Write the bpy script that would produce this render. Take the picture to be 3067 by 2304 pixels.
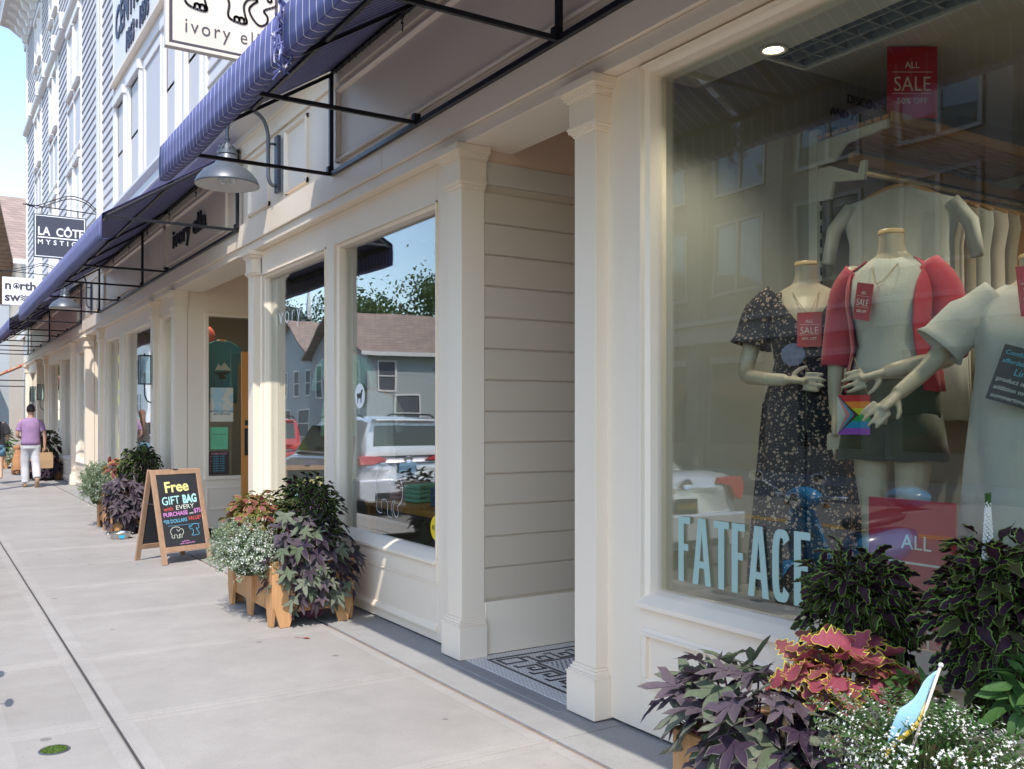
import bpy, bmesh, math, random
from mathutils import Vector, Matrix
for o in list(bpy.data.objects): bpy.data.objects.remove(o)
SC = bpy.context.scene
COL = SC.collection
rad = math.radians

# ------------------------------------------------------------------ camera, sky, sun, exposure
cam_d = bpy.data.cameras.new('camera'); cam = bpy.data.objects.new('camera', cam_d); COL.objects.link(cam)
cam.location = (0, 0, 1.48); cam.rotation_euler = (rad(90), 0, -rad(32.185))
cam_d.sensor_width = 36; cam_d.lens = 32.98; cam_d.shift_y = 0.0326
cam_d.clip_start = 0.05; cam_d.clip_end = 1500
SC.camera = cam
SUN = Vector((0.378, 0.618, -1.0)).normalized()          # the way the sunlight travels
elev = math.asin(-SUN.z); azim = math.atan2(-SUN.x, -SUN.y)
wld = bpy.data.worlds.new('World'); SC.world = wld; wld.use_nodes = True
nt = wld.node_tree
sky = nt.nodes.new('ShaderNodeTexSky'); sky.sky_type = 'NISHITA'; sky.sun_disc = False
sky.sun_elevation = elev; sky.sun_rotation = azim; sky.air_density = 1.0; sky.dust_density = 0.6; sky.ozone_density = 0.8
bg = nt.nodes['Background']; bg.inputs['Strength'].default_value = 0.15
nt.links.new(sky.outputs[0], bg.inputs['Color'])
sl = bpy.data.lights.new('sun', 'SUN'); sl.energy = 2.0; sl.angle = rad(0.53); sl.color = (1.0, 0.94, 0.86)
sun = bpy.data.objects.new('sun', sl); COL.objects.link(sun); sun.location = (-8, -12, 25)
sun.rotation_euler = SUN.to_track_quat('-Z', 'Y').to_euler()
SC.view_settings.view_transform = 'Standard'; SC.view_settings.look = 'None'
SC.view_settings.gamma = 1; SC.view_settings.use_curve_mapping = False
SC.view_settings.exposure = 1.36
SC.cycles.max_bounces = 10; SC.cycles.transparent_max_bounces = 16
SC.cycles.diffuse_bounces = 8; SC.cycles.glossy_bounces = 4
SC.cycles.sample_clamp_indirect = 6; SC.cycles.use_denoising = True
SC.cycles.caustics_reflective = False; SC.cycles.caustics_refractive = False

# ------------------------------------------------------------------ mesh helpers
class MB:
    """collects faces of one mesh object"""
    def __init__(s): s.v = []; s.f = []; s.m = []
    def add(s, vs, fs, mi=0):
        o = len(s.v); s.v += [tuple(p) for p in vs]
        for f in fs: s.f.append(tuple(i + o for i in f)); s.m.append(mi)
        return s
    def box(s, x0, x1, y0, y1, z0, z1, mi=0):
        if x0 > x1: x0, x1 = x1, x0
        if y0 > y1: y0, y1 = y1, y0
        if z0 > z1: z0, z1 = z1, z0
        return s.add([(x0,y0,z0),(x1,y0,z0),(x1,y1,z0),(x0,y1,z0),(x0,y0,z1),(x1,y0,z1),(x1,y1,z1),(x0,y1,z1)],
              [(0,3,2,1),(4,5,6,7),(0,1,5,4),(1,2,6,5),(2,3,7,6),(3,0,4,7)], mi)
    def prism(s, pts, axis, a, b, mi=0):
        def P(p, t):
            return (t, p[0], p[1]) if axis == 'x' else (p[0], t, p[1]) if axis == 'y' else (p[0], p[1], t)
        n = len(pts)
        vs = [P(p, a) for p in pts] + [P(p, b) for p in pts]
        fs = [tuple(range(n))[::-1], tuple(range(n, 2*n))] + [(i, (i+1) % n, n+(i+1) % n, n+i) for i in range(n)]
        return s.add(vs, fs, mi)
    def rings(s, rs, mi=0, cap=True, close=True):
        n = len(rs[0]); vs = [p for r in rs for p in r]; fs = []
        for k in range(len(rs)-1):
            for i in range(n if close else n-1):
                j = (i+1) % n; fs.append((k*n+i, k*n+j, (k+1)*n+j, (k+1)*n+i))
        if cap and close: fs += [tuple(range(n))[::-1], tuple(range((len(rs)-1)*n, len(rs)*n))]
        return s.add(vs, fs, mi)
    def tube(s, path, r, n=8, mi=0, cap=True):
        path = [Vector(p) for p in path]; rs = []; up = None
        for i, p in enumerate(path):
            t = (path[min(i+1, len(path)-1)] - path[max(i-1, 0)]).normalized()
            if up is None: up = Vector((0,0,1)) if abs(t.z) < .9 else Vector((1,0,0))
            a = t.cross(up).normalized(); b = a.cross(t).normalized(); up = b
            rr = r[i] if isinstance(r, (list, tuple)) else r
            ra, rb = rr if isinstance(rr, (list, tuple)) else (rr, rr)
            rs.append([p + a*ra*math.cos(q) + b*rb*math.sin(q) for q in [2*math.pi*k/n for k in range(n)]])
        return s.rings(rs, mi, cap)
    def lathe(s, prof, c=(0,0,0), n=24, mi=0, cap=False):
        rs = [[(c[0]+r*math.cos(q), c[1]+r*math.sin(q), c[2]+z) for q in [2*math.pi*k/n for k in range(n)]] for r, z in prof]
        return s.rings(rs, mi, cap)
    def ell(s, c, rx, ry, rz, n=12, m=8, mi=0):
        rs = []
        for k in range(1, m):
            t = math.pi*k/m
            rs.append([(c[0]+rx*math.sin(t)*math.cos(q), c[1]+ry*math.sin(t)*math.sin(q), c[2]+rz*math.cos(t)) for q in [2*math.pi*i/n for i in range(n)]])
        return s.rings(rs, mi, True)
    def xf(s, M, start=0):
        for i in range(start, len(s.v)): s.v[i] = tuple(M @ Vector(s.v[i]))
        return s
    def build(s, name, mats, parent=None, smooth=False, bevel=0, recalc=True, remesh=0, subsurf=0, auto=None):
        me = bpy.data.meshes.new(name); me.from_pydata(s.v, [], s.f)
        mats = mats if isinstance(mats, (list, tuple)) else [mats]
        for m in mats: me.materials.append(m)
        if len(mats) > 1: me.polygons.foreach_set('material_index', s.m)
        if recalc:
            bm = bmesh.new(); bm.from_mesh(me); bmesh.ops.recalc_face_normals(bm, faces=bm.faces); bm.to_mesh(me); bm.free()
        if smooth: me.polygons.foreach_set('use_smooth', [True]*len(me.polygons))
        if auto is not None: me.set_sharp_from_angle(angle=rad(auto))
        me.update()
        return link(name, me, parent, bevel, remesh, subsurf)
def link(name, me, parent=None, bevel=0, remesh=0, subsurf=0):
    o = bpy.data.objects.new(name, me); COL.objects.link(o)
    if parent is not None: o.parent = parent
    if remesh:
        d = o.modifiers.new('r', 'REMESH'); d.mode = 'VOXEL'; d.voxel_size = remesh; d.use_smooth_shade = True
        d = o.modifiers.new('s', 'SMOOTH'); d.factor = .5; d.iterations = 3
    if subsurf:
        d = o.modifiers.new('u', 'SUBSURF'); d.levels = subsurf; d.render_levels = subsurf
    if bevel:
        d = o.modifiers.new('b', 'BEVEL'); d.width = bevel; d.segments = 2; d.limit_method = 'ANGLE'; d.harden_normals = False
    return o
def thing(name, label, cat, loc=(0,0,0), rz=0, group=None):
    o = bpy.data.objects.new(name, None); COL.objects.link(o); o.empty_display_size = .1
    o.location = loc; o.rotation_euler = (0, 0, rz); o['label'] = label; o['category'] = cat
    if group: o['group'] = group
    return o
def tag(o, label, cat, group=None):
    o['label'] = label; o['category'] = cat
    if group: o['group'] = group
    return o
def part(name, parent=None):
    o = bpy.data.objects.new(name, None); COL.objects.link(o); o.empty_display_size = .1
    if parent is not None: o.parent = parent
    return o
def struct(o): o['kind'] = 'structure'; return o
def stuff(o): o['kind'] = 'stuff'; return o
def bx(name, mat, parent, x0, x1, y0, y1, z0, z1, bevel=0):
    return MB().box(x0, x1, y0, y1, z0, z1).build(name, mat, parent, bevel=bevel, recalc=False)
FACE_X = (Vector((0,-1,0)), Vector((0,0,1)))      # lettering on a wall that faces the street (-X)
FACE_Y = (Vector((1,0,0)), Vector((0,0,1)))       # lettering that faces back down the pavement (-Y)
def text(body, at, dirs, size, mat, name='lettering', parent=None, ext=.002, bold=0, xs=1, shear=0, align='LEFT', spacing=1, line=1, width=None):
    cu = bpy.data.curves.new(name, 'FONT'); cu.body = body; cu.size = size; cu.extrude = ext
    cu.offset = bold; cu.shear = shear; cu.align_x = align; cu.space_character = spacing; cu.space_line = line; cu.resolution_u = 3
    tmp = bpy.data.objects.new('t', cu); me = bpy.data.meshes.new_from_object(tmp)
    bpy.data.objects.remove(tmp); bpy.data.curves.remove(cu)
    if width:
        xv = [v.co.x for v in me.vertices]; xs = width/(max(xv)-min(xv)); me.transform(Matrix.Translation((-min(xv),0,0)))
    dx, dy = dirs; dz = dx.cross(dy); at = Vector(at)
    M = Matrix(((dx.x*xs, dy.x, dz.x, at.x), (dx.y*xs, dy.y, dz.y, at.y), (dx.z*xs, dy.z, dz.z, at.z), (0,0,0,1)))
    me.transform(M); me.materials.clear(); me.materials.append(mat); me.name = name
    return link(name, me, parent)
def strokes(lines, at, dirs, w, mat, name='drawing', parent=None, closed=False, lift=.002):
    """a drawn line as a thin raised ribbon: lines = lists of 2-d points"""
    b = MB(); dx, dy = dirs; dz = dx.cross(dy); at = Vector(at)
    for L in lines:
        for i in range(len(L)-1):
            p = Vector((L[i][0], L[i][1])); q = Vector((L[i+1][0], L[i+1][1])); d = q-p
            if d.length < 1e-6: continue
            d.normalize(); nrm = Vector((-d.y, d.x))*w/2; e = d*w*.35
            c = [p-e+nrm, p-e-nrm, q+e-nrm, q+e+nrm]
            vs = [at + dx*k.x + dy*k.y for k in c]; vs += [v + dz*lift for v in vs]
            b.add(vs, [(0,1,2,3),(4,5,6,7),(0,1,5,4),(1,2,6,5),(2,3,7,6),(3,0,4,7)])
    return b.build(name, mat, parent)
def smooth_path(pts, k=6, closed=False):
    out = []; n = len(pts)
    for i in range(n if closed else n-1):
        g = lambda j: Vector(pts[j % n]) if closed else Vector(pts[max(0, min(n-1, j))])
        p0, p1, p2, p3 = g(i-1), g(i), g(i+1), g(i+2)
        for t in [a/k for a in range(k)]:
            out.append(.5*((2*p1)+(p2-p0)*t+(2*p0-5*p1+4*p2-p3)*t*t+(3*p1-p0-3*p2+p3)*t**3))
    out.append(Vector(pts[0] if closed else pts[-1])); return out
def islands(o, name='letter'):
    """cut a lettering mesh into one object for each separate letter"""
    me = o.data; par = list(range(len(me.vertices)))
    def find(i):
        while par[i] != i: par[i] = par[par[i]]; i = par[i]
        return i
    for e in me.edges:
        a, b = find(e.vertices[0]), find(e.vertices[1])
        if a != b: par[a] = b
    groups = {}
    for p in me.polygons: groups.setdefault(find(p.vertices[0]), []).append(p)
    for gset in groups.values():
        b = MB(); mp = {}
        for p in gset:
            f = []
            for i in p.vertices:
                if i not in mp: mp[i] = len(b.v); b.v.append(tuple(me.vertices[i].co))
                f.append(mp[i])
            b.f.append(tuple(f)); b.m.append(0)
        b.build(name, me.materials[0], o.parent, recalc=False)
    bpy.data.objects.remove(o)
def copy_tree(o, parent=None):
    c = o.copy(); COL.objects.link(c); c.parent = parent
    for ch in list(o.children): copy_tree(ch, c)
    return c

# ------------------------------------------------------------------ procedural materials
def mat(name, col, rough=.5, metal=0.0, var=.06, vscale=3.0, bump=0.0, bscale=60.0, coat=0.0, spec=.5, stretch=(1,1,1), sheen=0.0, trans=0.0):
    m = bpy.data.materials.new(name); m.use_nodes = True; n = m.node_tree.nodes; l = m.node_tree.links
    p = n['Principled BSDF']; p.inputs['Roughness'].default_value = rough; p.inputs['Metallic'].default_value = metal
    p.inputs['Coat Weight'].default_value = coat; p.inputs['Specular IOR Level'].default_value = spec
    if sheen: p.inputs['Sheen Weight'].default_value = sheen
    tc = n.new('ShaderNodeTexCoord'); mp = n.new('ShaderNodeMapping'); mp.inputs['Scale'].default_value = stretch
    l.new(tc.outputs['Object'], mp.inputs['Vector'])
    ns = n.new('ShaderNodeTexNoise'); ns.inputs['Scale'].default_value = vscale; ns.inputs['Detail'].default_value = 6; ns.inputs['Roughness'].default_value = .65
    l.new(mp.outputs[0], ns.inputs['Vector'])
    mx = n.new('ShaderNodeMix'); mx.data_type = 'RGBA'
    c = Vector(col[:3])
    mx.inputs['A'].default_value = (*(c*(1-var*1.6)), 1); mx.inputs['B'].default_value = (*[min(1, v) for v in c*(1+var*1.2)], 1)
    l.new(ns.outputs['Fac'], mx.inputs['Factor']); l.new(mx.outputs['Result'], p.inputs['Base Color'])
    if bump:
        nb = n.new('ShaderNodeTexNoise'); nb.inputs['Scale'].default_value = bscale; nb.inputs['Detail'].default_value = 4
        l.new(mp.outputs[0], nb.inputs['Vector'])
        b = n.new('ShaderNodeBump'); b.inputs['Strength'].default_value = bump; b.inputs['Distance'].default_value = .004
        l.new(nb.outputs['Fac'], b.inputs['Height']); l.new(b.outputs[0], p.inputs['Normal'])
    if trans:
        t = n.new('ShaderNodeBsdfTranslucent'); l.new(mx.outputs['Result'], t.inputs['Color'])
        ms = n.new('ShaderNodeMixShader'); ms.inputs[0].default_value = trans
        l.new(p.outputs[0], ms.inputs[1]); l.new(t.outputs[0], ms.inputs[2]); l.new(ms.outputs[0], n['Material Output'].inputs['Surface'])
    return m
class NT:
    """short-hand for building node trees"""
    def __init__(s, m): s.t = m.node_tree; s.n = s.t.nodes; s.l = s.t.links; s.p = s.n.get('Principled BSDF')
    def new(s, kind, **kw):
        x = s.n.new('ShaderNode'+kind)
        for k, v in kw.items(): setattr(x, k, v)
        return x
    def put(s, node, **kw):
        for k, v in kw.items():
            k = k.replace('_', ' ')
            if hasattr(v, 'bl_idname') or isinstance(v, bpy.types.NodeSocket): s.l.new(v, node.inputs[k])
            else: node.inputs[k].default_value = v
        return node
    def math(s, op, a, b=0.0, c=None):
        x = s.n.new('ShaderNodeMath'); x.operation = op
        for i, v in enumerate((a, b) if c is None else (a, b, c)):
            if isinstance(v, bpy.types.NodeSocket): s.l.new(v, x.inputs[i])
            else: x.inputs[i].default_value = v
        return x.outputs[0]
    def mix(s, fac, a, b):
        x = s.n.new('ShaderNodeMix'); x.data_type = 'RGBA'
        for k, v in (('Factor', fac), ('A', a), ('B', b)):
            if isinstance(v, bpy.types.NodeSocket): s.l.new(v, x.inputs[k])
            else: x.inputs[k].default_value = v if k == 'Factor' else (*v[:3], 1)
        return x.outputs['Result']
    def obj(s): return s.new('TexCoord').outputs['Object']
    def noise(s, vec, scale, detail=5, rough=.6):
        x = s.new('TexNoise'); s.put(x, Scale=scale, Detail=detail, Roughness=rough); s.l.new(vec, x.inputs['Vector']); return x.outputs['Fac']
    def ramp(s, fac, a, b):
        x = s.new('MapRange'); s.put(x, From_Min=a, From_Max=b); s.l.new(fac, x.inputs['Value']); return x.outputs[0]
    def bump(s, h, strength=.4, dist=.01):
        x = s.new('Bump'); s.put(x, Strength=strength, Distance=dist); s.l.new(h, x.inputs['Height']); s.l.new(x.outputs[0], s.p.inputs['Normal'])
def newmat(name, rough=.5):
    m = bpy.data.materials.new(name); m.use_nodes = True; k = NT(m); k.p.inputs['Roughness'].default_value = rough
    return m, k
def glow(name, col, strength):
    m = bpy.data.materials.new(name); m.use_nodes = True; p = m.node_tree.nodes['Principled BSDF']
    p.inputs['Base Color'].default_value = (*col, 1); p.inputs['Emission Color'].default_value = (*col, 1); p.inputs['Emission Strength'].default_value = strength
    return m
def glass_mat(name, tint=(.86,.93,.89), f0=.045, gain=1.0):
    m = bpy.data.materials.new(name); m.use_nodes = True; k = NT(m); n, l = k.n, k.l
    n.remove(k.p)
    lw = k.new('LayerWeight'); lw.inputs['Blend'].default_value = .5
    p5 = k.math('POWER', lw.outputs['Facing'], 3.0)
    fac = k.math('MULTIPLY_ADD', p5, (1-f0)*gain, f0)
    fac = k.math('MINIMUM', fac, 1.0)
    tr = k.new('BsdfTransparent'); tr.inputs['Color'].default_value = (*tint, 1)
    gl = k.new('BsdfGlossy'); gl.inputs['Roughness'].default_value = 0.0; gl.inputs['Color'].default_value = (1,1,1,1)
    # panes are never quite flat: a very slow waviness bends what they mirror
    nz = k.new('TexNoise'); nz.inputs['Scale'].default_value = 1.1; nz.inputs['Detail'].default_value = 1
    l.new(k.obj(), nz.inputs['Vector'])
    b = k.new('Bump'); b.inputs['Strength'].default_value = .35; b.inputs['Distance'].default_value = .006
    l.new(nz.outputs['Fac'], b.inputs['Height']); l.new(b.outputs[0], gl.inputs['Normal'])
    ms = k.new('MixShader'); l.new(fac, ms.inputs[0]); l.new(tr.outputs[0], ms.inputs[1]); l.new(gl.outputs[0], ms.inputs[2])
    l.new(ms.outputs[0], n['Material Output'].inputs['Surface'])
    return m

PAINT = mat('facade_paint', (.84,.735,.60), .42, var=.025, vscale=1.4, bump=.10, bscale=90)
PAINT2 = mat('trim_paint', (.86,.755,.62), .40, var=.02, vscale=2.0, bump=.08, bscale=110)
WHITE = mat('white_trim_paint', (.72,.70,.68), .45, var=.02, vscale=1.0, bump=.05)
CLAP = mat('clapboard_paint', (.54,.53,.54), .5, var=.03, vscale=1.2, bump=.08, bscale=40, stretch=(1,.1,1))
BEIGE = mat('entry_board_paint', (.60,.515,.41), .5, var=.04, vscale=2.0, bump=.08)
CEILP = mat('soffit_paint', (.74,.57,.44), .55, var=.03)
DARKMETAL = mat('dark_metal', (.018,.018,.024), .35, metal=.4, var=.1)
GALV = mat('galvanised_metal', (.10,.112,.13), .40, metal=.3, var=.08, vscale=5, bump=.05)
LAMPIN = mat('lamp_enamel', (.60,.58,.57), .4, var=.02)
BLACK = mat('black_paint', (.02,.02,.022), .45, var=.1)
SLATE = mat('signboard_slate', (.055,.06,.085), .45, var=.06)
OAK = mat('orange_oak', (.62,.27,.07), .4, var=.14, vscale=6, bump=.08, bscale=30, stretch=(6,6,.6))
CEDAR = mat('cedar_planks', (.52,.28,.12), .6, var=.24, vscale=7, bump=.3, bscale=26, stretch=(7,7,.7))
PINE = mat('sign_frame_wood', (.40,.25,.16), .65, var=.28, vscale=8, bump=.3, bscale=30, stretch=(3,3,1))
CHALK = mat('chalkboard', (.028,.03,.036), .6, var=.35, vscale=4, bump=.05)
ASPH = mat('asphalt', (.17,.16,.15), .85, var=.22, vscale=1.2, bump=.5, bscale=160)
YEL = mat('yellow_road_paint', (.75,.40,.04), .6, var=.15, vscale=10)
RED = mat('sale_card_red', (.50,.022,.035), .38, var=.04)
CREAM = mat('card_cream', (.85,.80,.70), .5, var=.02)
WHITEP = mat('white_vinyl', (.86,.88,.88), .45, var=.02)
GLASS = glass_mat('shop_glass', (.88,.92,.89), .075, 1.0)
GLASS2 = glass_mat('window_glass', (.80,.86,.88), .07, 1.0)
# ------------------------------------------------------------------ ground, road, pavement
def concrete(name, base, tint):
    m, k = newmat(name, .85); v = k.obj()
    big = k.noise(v, .55, 4, .6); mid = k.noise(v, 3.2, 6, .7); fine = k.noise(v, 95, 3, .7); grit = k.noise(v, 320, 2, .5)
    c = k.mix(k.ramp(big, .3, .7), base, tint)
    bl = k.noise(v, 1.5, 5, .7); c = k.mix(k.math('MULTIPLY', k.ramp(bl, .50, .68), .42), c, [x*.62 for x in base])
    c = k.mix(k.math('MULTIPLY', k.ramp(mid, .40, .72), .48), c, [x*.68 for x in base])
    c = k.mix(k.math('MULTIPLY', k.ramp(fine, .48, .70), .34), c, [x*.62 for x in base])
    c = k.mix(k.math('MULTIPLY', k.ramp(grit, .58, .70), .55), c, [x*.45 for x in base])
    st = k.new('TexVoronoi'); st.inputs['Scale'].default_value = 2.3; k.l.new(v, st.inputs['Vector'])      # old chewing gum and drips
    spot = k.math('LESS_THAN', st.outputs['Distance'], .06)
    c = k.mix(k.math('MULTIPLY', spot, .7), c, [x*.35 for x in base])
    st2 = k.new('TexVoronoi'); st2.inputs['Scale'].default_value = 11; k.l.new(v, st2.inputs['Vector'])
    c = k.mix(k.math('MULTIPLY', k.math('LESS_THAN', st2.outputs['Distance'], .06), .4), c, [x*.4 for x in base])
    mp = k.new('Mapping'); mp.inputs['Scale'].default_value = (.6, 5, 1); k.l.new(v, mp.inputs['Vector'])          # broom strokes
    br = k.noise(mp.outputs[0], 6, 4, .6)
    c = k.mix(k.math('MULTIPLY', k.ramp(br, .5, .8), .18), c, [x*.7 for x in base])
    k.l.new(c, k.p.inputs['Base Color']); k.bump(k.math('ADD', fine, k.math('MULTIPLY', grit, .6)), .35, .003)
    return m
CONC = concrete('pavement_concrete', (.385,.36,.335), (.305,.285,.265))
CONC2 = concrete('strip_concrete', (.35,.34,.325), (.30,.295,.29))
CONCM = concrete('trowelled_concrete', (.405,.38,.355), (.335,.315,.295))
KERB = mat('kerb_granite', (.36,.35,.34), .75, var=.25, vscale=30, bump=.3)
SAND = mat('joint_sand', (.34,.23,.15), .95, var=.5, vscale=60, bump=.6, bscale=200)
DIRT = mat('joint_dirt', (.06,.055,.055), .95, var=.4, vscale=40)
GRASSG = mat('far_ground', (.10,.12,.06), .9, var=.3, vscale=.2)
g = MB().add([(-700,-700,-.17),(700,-700,-.17),(700,900,-.17),(-700,900,-.17)], [(0,1,2,3)]).build('ground', GRASSG); struct(g)
rd = MB().add([(-11.2,-60,-.155),(.12,-60,-.155),(.12,260,-.155),(-11.2,260,-.155)], [(0,1,2,3)]).build('road', ASPH); struct(rd)
ln = part('centre_line'); struct(ln)
for x in (-5.62, -5.82): MB().box(x-.05, x+.05, -60, 200, -.152, -.150).build('yellow_line', YEL, ln)
pw = MB().box(.27, 2.98, -8, 60, -.15, -.016).build('pavement', SAND); struct(pw)
kb = part('kerb'); struct(kb)
for i in range(26): bx('kerb_stone', KERB, kb, .10, .268, -6+i*2.4, -6+i*2.4+2.39, -.15, -.002 + .002*(i % 2), .012)
rs = random.Random(3)
bx('expansion_joint', DIRT, pw, .788, .800, -8, 60, -.02, -.006)
for i in range(-3, 24):
    y0 = 4.91 + i*1.36
    for (x0, x1, cm) in ((.272, .7885, CONC), (.7995, 2.448, CONC)):
        dz = rs.uniform(-.0015, .0015)
        b = MB().box(x0, x1, y0+.004, y0+1.356, -.10, dz)
        b.build('slab', cm, pw, bevel=.010)
        b = MB(); e = .075                                        # smooth trowelled margin along the tooled joints
        for q in ((x0+.014,x1-.014,y0+.018,y0+e),(x0+.014,x1-.014,y0+1.36-e,y0+1.342),(x0+.014,x0+e,y0+e,y0+1.36-e),(x1-e,x1-.014,y0+e,y0+1.36-e)): b.box(*q, dz-.02, dz+.0012)
        b.build('slab_margin', CONCM, pw)
        # smooth trowelled margin along the tooled joint
for i in range(-2, 22):
    y0 = 3.55 + i*1.62
    bx('slab', CONC2, pw, 2.474, 2.99, y0+.002, y0+1.618, -.10, rs.uniform(-.002, .001), .004)
far_walk = MB().box(-14.2, -11.3, -60, 260, -.16, -.01).build('far_pavement', CONC2); struct(far_walk)
bx('far_kerb', KERB, far_walk, -11.3, -11.15, -60, 260, -.16, -.012)
# the little round patch of moss in the slab and its worn steel collar
pt = thing('utility_cover', 'small round cover overgrown with bright green moss in the pavement', 'cover', (.50, 4.62, .002))
MB().lathe([(.056,.0),(.060,.004),(.066,.0)], n=28).build('rim', GALV, pt, smooth=True)
MOSS = mat('moss', (.085,.15,.022), .95, var=.5, vscale=90, bump=1, bscale=200)
b = MB(); rr = random.Random(5)
for i in range(700):
    a, r = rr.uniform(0, 6.28), .056*math.sqrt(rr.random()); x, y = r*math.cos(a), r*math.sin(a)
    h = rr.uniform(.003, .009); w = rr.uniform(.002, .004); t = rr.uniform(0, 6.28); dx, dy = w*math.cos(t), w*math.sin(t)
    b.add([(x-dx, y-dy, 0), (x+dx, y+dy, 0), (x+rr.uniform(-.006,.006), y+rr.uniform(-.006,.006), h)], [(0,1,2)])
stuff(b.build('moss', MOSS, pt, recalc=False))
MB().lathe([(.056,.001),(.0005,.003)], n=24).build('bed', MOSS, pt)
# a fallen red leaf
lf = MB().add([(0,0,.004),(.03,.012,.012),(.075,.0,.006),(.03,-.014,.012)], [(0,1,2),(0,2,3)]).tube([(.07,0,.006),(.13,-.02,.004)], .0015, 5)
lf = lf.build('fallen_leaf', mat('dry_leaf', (.30,.07,.05), .6)); lf.location = (2.2, 6.02, 0); lf.rotation_euler = (0,0,2.3)
tag(lf, 'dry reddish leaf lying on the pavement before the wooden planter', 'leaf')
# ------------------------------------------------------------------ the long shop building
XW, XG, XP = 2.86, 2.95, 2.77
BLD = thing('shop_building', 'long cream shop building with clapboard upper floors and pilastered shopfronts', 'building', (0,0,0))
def profile_y(name, prof, y0, y1, mtl, parent, bevel=0):      # moulding that runs along the street
    return MB().prism(prof, 'y', y0, y1).build(name, mtl, parent, bevel=bevel)
def moulded(b, x0, x1, y0, y1, steps):                         # a stack of square-plan courses: (out, z0, z1)
    for o, z0, z1 in steps: b.box(x0-o, x1, y0-o, y1+o, z0, z1)
def pilaster(y0, y1, xb=2.95):
    p = part('pilaster', BLD)
    b = MB(); b.box(2.755, xb+.004, y0-.03, y1+.03, .008, .205); b.build('plinth', PAINT2, p, bevel=.004)
    b = MB(); moulded(b, 2.785, xb+.002, y0, y1, [(.033,.205,.214),(.024,.214,.224),(.016,.224,.240),(.008,.240,.254)]); b.build('base_moulding', PAINT2, p, bevel=.002)
    bx('shaft', PAINT, p, 2.785, xb, y0, y1, .254, 2.886, .003)
    b = MB(); moulded(b, 2.785, xb+.002, y0, y1, [(.006,2.886,2.898),(.014,2.898,2.906),(.024,2.906,2.922),(.030,2.922,2.934)]); b.build('neck_moulding', PAINT2, p, bevel=.002)
    bx('block', PAINT, p, 2.765, xb+.002, y0-.02, y1+.02, 2.934, 3.058, .003)
    b = MB(); moulded(b, 2.765, xb+.003, y0-.02, y1+.02, [(.008,3.058,3.068),(.020,3.068,3.088),(.030,3.088,3.096),(.05,3.096,3.1385)]); b.build('capital', PAINT2, p, bevel=.002)
    return p
PILS = [(3.66,3.833),(5.005,5.18),(9.245,9.415),(12.69,12.87),(14.0,14.19),(18.75,18.93),(20.5,20.68),(22.62,22.8),(27.9,28.08),(29.8,29.98),(33.3,33.48)]
for a, c in PILS: pilaster(a, c)

def shop_window(y0, y1, z0=.60, z1=2.90, xw=XW, glass=GLASS, name='shop_window'):
    """window seen from the street: moulded casing, sloped sill, one pane"""
    w = part(name, BLD)
    sec = [(xw-.012, 0), (xw-.012, .012), (xw+.012, .016), (xw+.03, .034), (xw+.07, .042), (xw+.11, .042), (xw+.11, 0)]
    for ya, yb, s in ((y0, y0, 1), (y1, y1, -1)):
        MB().prism([(x, ya+s*o) for x, o in sec], 'z', z0, z1).build('jamb', PAINT2, w, bevel=.002)
    MB().prism([(x, z1-o) for x, o in sec], 'y', y0, y1).build('head_casing', PAINT2, w, bevel=.002)
    MB().prism([(xw-.03, z0-.03), (xw-.03, z0-.008), (xw+.03, z0+.03), (xw+.07, z0+.045), (xw+.11, z0+.045), (xw+.11, z0-.03)], 'y', y0, y1).build('sill', PAINT2, w, bevel=.002)
    bx('pane', glass, w, xw+.088, xw+.094, y0+.03, y1-.03, z0+.03, z1-.03)
    return w
def stall_riser(y0, y1, z1, panel=True, xw=XW, ledge=True):
    """wall under a shop window: flat boards, sunk panel, ledges"""
    r = part('stall_riser', BLD)
    bx('board', PAINT, r, xw, xw+.16, y0, y1, .015, z1, .003)
    if panel:
        za, zb = .245, .50
        for (a, b_, c, d) in ((y0+.03, y1-.03, zb-.03, zb), (y0+.03, y1-.03, za, za+.03)):
            MB().prism([(xw-.026, c), (xw-.026, c+.010), (xw-.012, c+.016), (xw-.006, d), (xw+.01, d), (xw+.01, c)], 'y', a, b_).build('panel_moulding', PAINT2, r, bevel=.002)
        for ya in (y0+.03, y1-.06):
            bx('panel_moulding', PAINT2, r, xw-.022, xw+.01, ya, ya+.03, za+.03, zb-.03, .003)
    elif ledge:
        MB().prism([(xw-.022, .08), (xw-.022, .095), (xw-.008, .125), (xw+.01, .125), (xw+.01, .08)], 'y', y0, y1).build('ledge', PAINT2, r, bevel=.002)
        MB().prism([(xw-.008, .385), (xw-.008, .395), (xw+.01, .40), (xw+.01, .385)], 'y', y0, y1).build('upper_bead', PAINT2, r)
        bx('cap_board', PAINT, r, xw-.006, xw+.01, y0, y1, .4005, z1, .002)
    return r
def wall_strip(y0, y1, z0=.015, z1=3.138, xw=XW, name='wall_board'):
    return bx(name, PAINT, BLD, xw, xw+.16, y0, y1, z0, z1, .002)

# clothing shop window, nearest the camera
shop_window(-1.2, 3.41, .626, 3.128, 2.86)
stall_riser(-1.2, 3.41, .596, True)
wall_strip(3.41, 3.662)
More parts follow.
